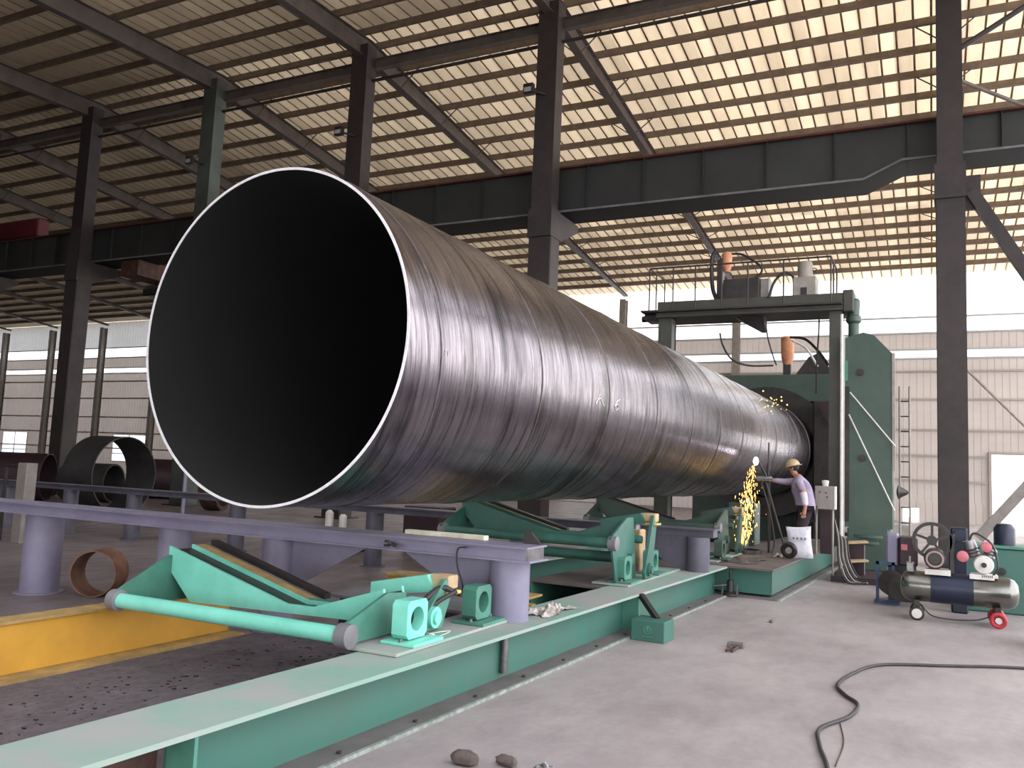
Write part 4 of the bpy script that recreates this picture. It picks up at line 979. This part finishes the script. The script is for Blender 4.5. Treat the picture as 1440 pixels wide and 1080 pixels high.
single('slag_tray', MB().ring((-2.75, 14.3, .412), (0, 0, 1), .26, .235, .06, 28).tube((-2.75, 14.3, .412), (-2.75, 14.3, .42), .24, 28), 'dark_metal', 'dark round slag tray below the falling sparks', 'tray', (-2.75, 14.3, .412))
# control cabinet beside the worker
cc = thing('control_cabinet', 'grey control cabinet on thin legs right of the worker', 'cabinet', (-1.6, 15, .1))
cbx = part('cabinet_box', MB().cham(-1.76, -1.46, 15.0, 15.25, 1.17, 1.56, .012), 'grey_box', cc)
part('side_edge', MB().box(-1.455, -1.43, 15.0, 15.22, 1.18, 1.56), 'white', cc)
for x, z in ((-1.68, 1.46), (-1.58, 1.45), (-1.56, 1.38)): part('switch', MB().tube((x, 14.985, z), (x, 15.0, z), .014, 8), 'dark_metal', cbx)
for x in (-1.74, -1.48): part('leg', MB().tube((x, 15.1, .41 if x < -1.6 else .0), (x, 15.1, 1.17), .018, 8), 'motor_grey', cc)
single('paper_cup', MB().lathe((-1.60, 15.1, 1.56), (0, 0, 1), [(.045, 0), (.06, .09), (.02, .10)], 16), 'white', 'white cup standing on top of the grey control cabinet', 'cup', (-1.6, 15.1, 1.56))
single('brown_panel', MB().box(-1.70, -1.50, 15.28, 15.34, .42, 1.15), 'maroon', 'dark brown panel below the grey control cabinet', 'panel', (-1.6, 15.3, .42))
# sack and coil
sk = thing('flux_sack', 'white printed sack leaning at the edge of the side platform', 'sack', (-1.9, 14.05, .41))
mb = MB(); n = 14; vs = []; fs = []
for side in (0, 1):
    for i in range(n):
        for j in range(n):
            u, v = i/(n-1)*2-1, j/(n-1)*2-1
            pinch = (1-u**4)*(1-v**4)
            x = u*.175*(1+.10*v*v)-.03*(v); z = v*.235*(1+.06*u*u); y = (-1 if side == 0 else 1)*.055*pinch
            vs.append((-1.88+x, 14.10+y+.12*(v+1)/2, .655+z+.015*u))
for side in (0, 1):
    o_ = side*n*n
    for i in range(n-1):
        for j in range(n-1): fs.append((o_+i*n+j, o_+(i+1)*n+j, o_+(i+1)*n+j+1, o_+i*n+j+1))
sb_ = part('sack_body', MB().add(vs, fs), 'sack', sk)
mb = MB()
for i in range(4):
    x = -1.98+i*.058
    mb.box(x, x+.032, 14.075, 14.092, .712, .720).box(x+.012, x+.020, 14.075, 14.092, .70, .738).box(x, x+.032, 14.075, 14.092, .734, .740)
part('printing', mb, 'ink', sb_, 'row of small printed characters')
wc = thing('wire_coil', 'dark coil of wire leaning against the white sack', 'coil', (-2.0, 13.9, .41))
part('winding', MB().torus((-2.0, 13.87, .545), (.1, 1, .15), .085, .047, 28, 10), 'dark_metal', wc)
part('core', MB().tube((-2.0, 13.82, .54), (-2.0, 13.85, .545), .05, 18), 'grey_box', wc)
single('grit_heap', crumple(-2.5, 12.95, .412, .24, .55, .035, 22, 9), 'brick', 'low heap of grey grit spread on the side platform', 'grit', (-2.5, 12.95, .412), kind='stuff')
single('floor_cloth', crumple(-2.19, 14.1, .412, .07, .1, .07, 16, 5), 'cloth', 'small pale rag left of the wire coil on the platform', 'rag', (-2.19, 14.1, .412))
# cable bundle falling off the platform edge
for i in range(7):
    pts = [(-1.50+.02*i, 15.4, 1.1-.1*i), (-1.42+.025*i, 15.2, .7), (-1.38+.03*i, 15.0, .35), (-1.25+.04*i, 14.8+.05*i, .05), (-1.0+.06*i, 14.9+.1*i, .03), (-.85, 15.3+.1*i, .03)]
    single('power_cable', MB().path(spline(pts, 6), .014, 6), 'motor_grey' if i % 2 else 'rubber', ('pale' if i % 2 else 'black') + ' cable of the tangle hanging at the right end of the platform', 'cable', pts[-1], ('pale' if i % 2 else 'black') + ' cables of the tangle')
st = thing('step_stand', 'dark red step stand at the foot of the green tower', 'stand', (-1.2, 15.6, 0))
part('upper_tread', MB().bar((-1.35, 15.4, .62), (-.98, 15.5, .66), .25, .03), 'beige', st)
part('lower_tread', MB().bar((-1.25, 15.3, .33), (-.98, 15.4, .36), .25, .03), 'beige', st)
part('stand_frame', MB().box(-1.32, -1.02, 15.45, 15.7, 0, .6), 'maroon', st)
single('skid_rail', MB().box(-1.5, -.5, 15.0, 16.4, 0, .10), 'maroon', 'low dark red skid beam at the foot of the green tower', 'beam', (-1, 15.7, 0))

# ================================================================== COMPRESSOR AND ITS NEIGHBOURS
cp = thing('air_compressor', 'horizontal steel tank air compressor on wheels with two pump heads', 'compressor', (.25, 11.7, 0))
ty, tz, tr_ = 11.75, .395, .185
part('tank', MB().lathe((-.36, ty, tz), (1, 0, 0), [(.02, 0), (.11, .015), (.16, .05), (tr_, .11), (tr_, 1.17), (.16, 1.23), (.11, 1.265), (.02, 1.28)], 36), 'tank', cp)
part('label_band', MB().lathe((-.02, ty, tz), (1, 0, 0), [(tr_+.002, 0), (tr_+.002, .46)], 36), 'navy', cp, 'dark blue band round the middle of the tank')
for x, m in ((-.17, 'white'), (.69, 'tin_red')):
    for s in (-1, 1):
        if x < 0:
            w_ = part('wheel', MB().torus((x, ty+s*.2, .085), (0, 1, 0), .062, .022, 24, 8), 'rubber', cp)
            part('wheel_hub', MB().tube((x, ty+s*.2-.02, .085), (x, ty+s*.2+.02, .085), .06, 20), 'white', w_)
        else:
            w_ = part('wheel', MB().torus((x, ty+s*.2, .095), (0, 1, 0), .07, .024, 24, 8), 'tin_red', cp)
            part('wheel_hub', MB().tube((x, ty+s*.2-.02, .095), (x, ty+s*.2+.02, .095), .035, 14), 'white', w_)
for x in (-.17, .69): part('axle_bracket', MB().box(x-.03, x+.03, ty-.17, ty+.17, .09, .24), 'dark_metal', cp)
part('drain_hose', MB().path(spline([(-.1, ty-.15, .15), (.0, ty-.17, .07), (.2, ty-.17, .05), (.45, ty-.17, .07), (.6, ty-.15, .12)]), .008, 6), 'rubber', cp)
part('saddle', MB().box(-.08, .20, ty-.13, ty+.13, .57, .62).box(.42, .70, ty-.13, ty+.13, .57, .60), 'white', cp)
sl_ = part('saddle_label', MB().box(-.08, .2, ty-.136, ty-.13, .555, .62).box(.40, .66, ty-.136, ty-.13, .545, .605), 'white', cp)
mb = MB()
for i in range(6): mb.box(.53+i*.02, .54+i*.02, ty-.14, ty-.136, .575, .60)
part('label_print', mb, 'ink', sl_)
# left motor with bright end ring
part('motor', MB().lathe((.03, ty-.16, .745), (0, 1, 0), [(.06, 0), (.065, .0), (.12, .02), (.125, .26), (.08, .3)], 26), 'dark_metal', cp)
part('motor_ring', MB().ring((.03, ty-.17, .745), (0, 1, 0), .10, .078, .02, 28), 'ring_grey', cp)
part('valve_manifold', MB().cham(-.29, -.2, ty-.08, ty+.04, .56, .68, .01).tube((-.25, ty-.12, .62), (-.25, ty+.05, .62), .03, 10).tube((-.25, ty-.04, .58), (-.25, ty-.04, .75), .015, 8), 'bare', cp)
# flywheel of the left pump
fx, fz, fy = .0, .96, ty-.03
part('flywheel', MB().ring((fx, fy, fz), (0, 1, 0), .225, .185, .05, 40), 'dark_metal', cp)
mb = MB().tube((fx, fy-.02, fz), (fx, fy+.1, fz), .06, 18)
for k_ in range(5):
    a = 2*PI*k_/5+.3; mb.bar((fx+.04*math.cos(a), fy+.025, fz+.04*math.sin(a)), (fx+.2*math.cos(a), fy+.025, fz+.2*math.sin(a)), .03, .045, (0, 1, 0))
part('spokes', mb, 'dark_metal', cp)
part('belt_guard', MB().cham(.185, .25, ty-.03, ty+.1, .55, 1.05, .01), 'dark_metal', cp)
# right pump
part('crankcase', MB().lathe((.55, ty-.16, .72), (0, 1, 0), [(.05, 0), (.10, .01), (.11, .05), (.11, .22), (.06, .26)], 20), 'white', cp)
part('fan_hub', MB().tube((.55, ty-.185, .72), (.55, ty-.16, .72), .03, 12), 'dark_metal', cp)
part('cylinder', MB().lathe((.46, ty, .80), (-.35, 0, 1), [(.06, 0), (.075, .02), (.06, .04), (.075, .06), (.06, .08), (.075, .10), (.07, .2)], 16), 'bare', cp)
part('cylinder', MB().lathe((.60, ty, .80), (.35, 0, 1), [(.06, 0), (.075, .02), (.06, .04), (.075, .06), (.06, .08), (.075, .10), (.05, .13)], 16), 'bare', cp)
part('air_filter', MB().lathe((.58, ty-.14, .93), (0, 1, 0), [(.04, 0), (.06, .01), (.06, .08), (.03, .1)], 18), 'coral', cp)
part('air_filter', MB().lathe((.33, ty-.14, .80), (0, 1, 0), [(.04, 0), (.065, .01), (.065, .08), (.03, .1)], 18), 'coral', cp)
part('copper_pipe', MB().path(spline([(.40, ty-.05, .98), (.45, ty-.05, 1.08), (.56, ty-.05, 1.04), (.66, ty-.05, .93), (.70, ty-.05, .7), (.64, ty-.05, .58)]), .012, 8), 'dark_metal', cp)
# small dark motor between
single('belt_motor', MB().cham(.22, .42, 12.6, 12.85, 0, 1.10, .02).tube((.32, 12.5, 1.0), (.32, 12.6, 1.0), .07, 16), 'navy', 'dark upright motor block between the flywheel and the grey pump head', 'motor', (.32, 12.7, 0))
gm = thing('green_machine', 'green machine cabinet behind the right half of the compressor', 'machine', (.75, 13.2, 0))
part('cabinet', MB().cham(.28, 1.15, 13.0, 13.7, 0, .85, .02), 'beam_green', gm)
part('top_lip', MB().box(.26, 1.2, 12.97, 13.7, .85, .88), 'mint_dark', gm)
part('knob', MB().tube((.82, 12.95, .55), (.82, 13.0, .55), .05, 14), 'dark_metal', gm)
part('dark_motor', MB().lathe((.88, 13.3, .88), (0, 0, 1), [(.13, 0), (.13, .22), (.09, .28), (.03, .29)], 20), 'navy', gm)
wb_ = thing('welder_box', 'maroon welding power box with a small pale label left of the flywheel', 'welder', (-.42, 13.4, 0))
cs_ = part('case', MB().cham(-.42, -.18, 13.2, 13.7, .5, .9, .02), 'maroon', wb_)
part('label_plate', MB().box(-.39, -.31, 13.19, 13.2, .72, .80), 'coral', cs_)
part('side_case', MB().cham(-.58, -.43, 13.25, 13.7, .45, .93, .02), 'lilac', wb_)
part('cradle', MB().box(-.56, -.2, 13.25, 13.65, 0, .5), 'dark_metal', wb_)
bf = thing('blue_frame', 'blue steel frame on the floor left of the compressor tank', 'frame', (-.62, 13.0, 0))
part('upright', MB().box(-.70, -.66, 12.9, 12.94, 0, .56).box(-.50, -.46, 12.9, 12.94, .3, .56).box(-.70, -.46, 12.9, 12.94, .52, .56), 'blue', bf)
part('foot', MB().box(-.72, -.40, 12.8, 13.1, 0, .03), 'blue', bf)
part('drum', MB().tube((-.52, 12.85, .3), (-.38, 12.6, .25), .17, 20), 'dark_metal', bf)
single('leaning_beam', MB().bar((1.28, 30, .12), (4.1, 30, 3.7), .3, .3), 'grey_box', 'grey steel beam leaning in front of the bright open gate', 'beam', (1.3, 30, 0))
single('white_crate', MB().cham(-.85, -.42, 20.6, 21.0, 0, .78, .02), 'white', 'white crate beyond the ladder behind the welder box', 'crate', (-.6, 20.8, 0))
single('rubber_drum', MB().lathe((1.16, 10.6, 0), (0, 0, 1), [(.2, 0), (.26, .1), (.26, .45), (.2, .5)], 24), 'column_green', 'dark green drum cut by the right edge beside the compressor', 'drum', (1.16, 10.6, 0))

# ================================================================== THINGS ON THE FLOOR
hp_ = [(1.6, 9.3), (.74, 9.12), (.1, 8.75), (-.41, 8.41), (-.60, 7.9), (-.68, 7.37), (-.60, 7.05), (-.49, 6.8), (-.52, 6.42), (-.66, 6.0), (-.62, 5.62), (-.54, 5.25), (-.45, 4.6)]
single('floor_hose', MB().path(spline([(x, y, .014) for x, y in hp_], 8), .0135, 8), 'rubber', 'black hose winding across the concrete floor at the lower right', 'hose', (0, 7, 0))
single('floor_wire', MB().path(spline([(-.56, 6.25, .004), (-.50, 5.8, .004), (-.5, 5.3, .004)], 6), .004, 6), 'rust', 'short thin wire on the floor right of the winding hose', 'wire', (-.5, 5.8, 0))
single('cable_loop', MB().path(spline([(1.25, 9.9, .01), (1.05, 9.95, .01), (.98, 10.08, .01), (1.1, 10.2, .01), (1.3, 10.22, .01)], 6), .008, 6), 'rust', 'loop of dark wire on the floor at the right edge', 'wire', (1.1, 10.1, 0))
tl = thing('clamp_tool', 'small steel clamp tool lying on the open floor', 'tool', (-1.69, 8.25, 0))
part('jaw', MB().cham(-1.77, -1.61, 8.36, 8.42, .0, .05, .008), 'bare', tl)
for x in (-1.72, -1.67): part('shank', MB().tube((x, 8.1, .018), (x+.01, 8.38, .018), .013, 8), 'rust', tl)
single('steel_nut', MB().lathe((-1.64, 10.1, 0), (0, 0, 1), [(.03, 0), (.03, .03), (.015, .03)], 6), 'bare', 'small steel nut on the floor near the side platform', 'nut', (-1.64, 10.1, 0))
for i, (x, y, s, lb) in enumerate(((-2.28, 4.16, .06, 'left dark lump of slag at the bottom edge of the photo'), (-2.08, 4.27, .045, 'right dark lump of slag at the bottom edge of the photo'))):
    mb = MB().ball((x, y, s*.6), s, (1.5, .8, .7), 9, 6)
    for v in mb.v: v += Vector((rd.uniform(-.008, .008), rd.uniform(-.008, .008), 0)); v.z = max(0, v.z)
    single('slag_lump', mb, 'brick', lb, 'slag', (x, y, 0))
single('torn_foil', crumple(-1.88, 4.34, .002, .05, .04, .035, 14, 8), 'bare', 'crumpled silvery scrap at the bottom edge of the photo', 'scrap', (-1.88, 4.34, 0))
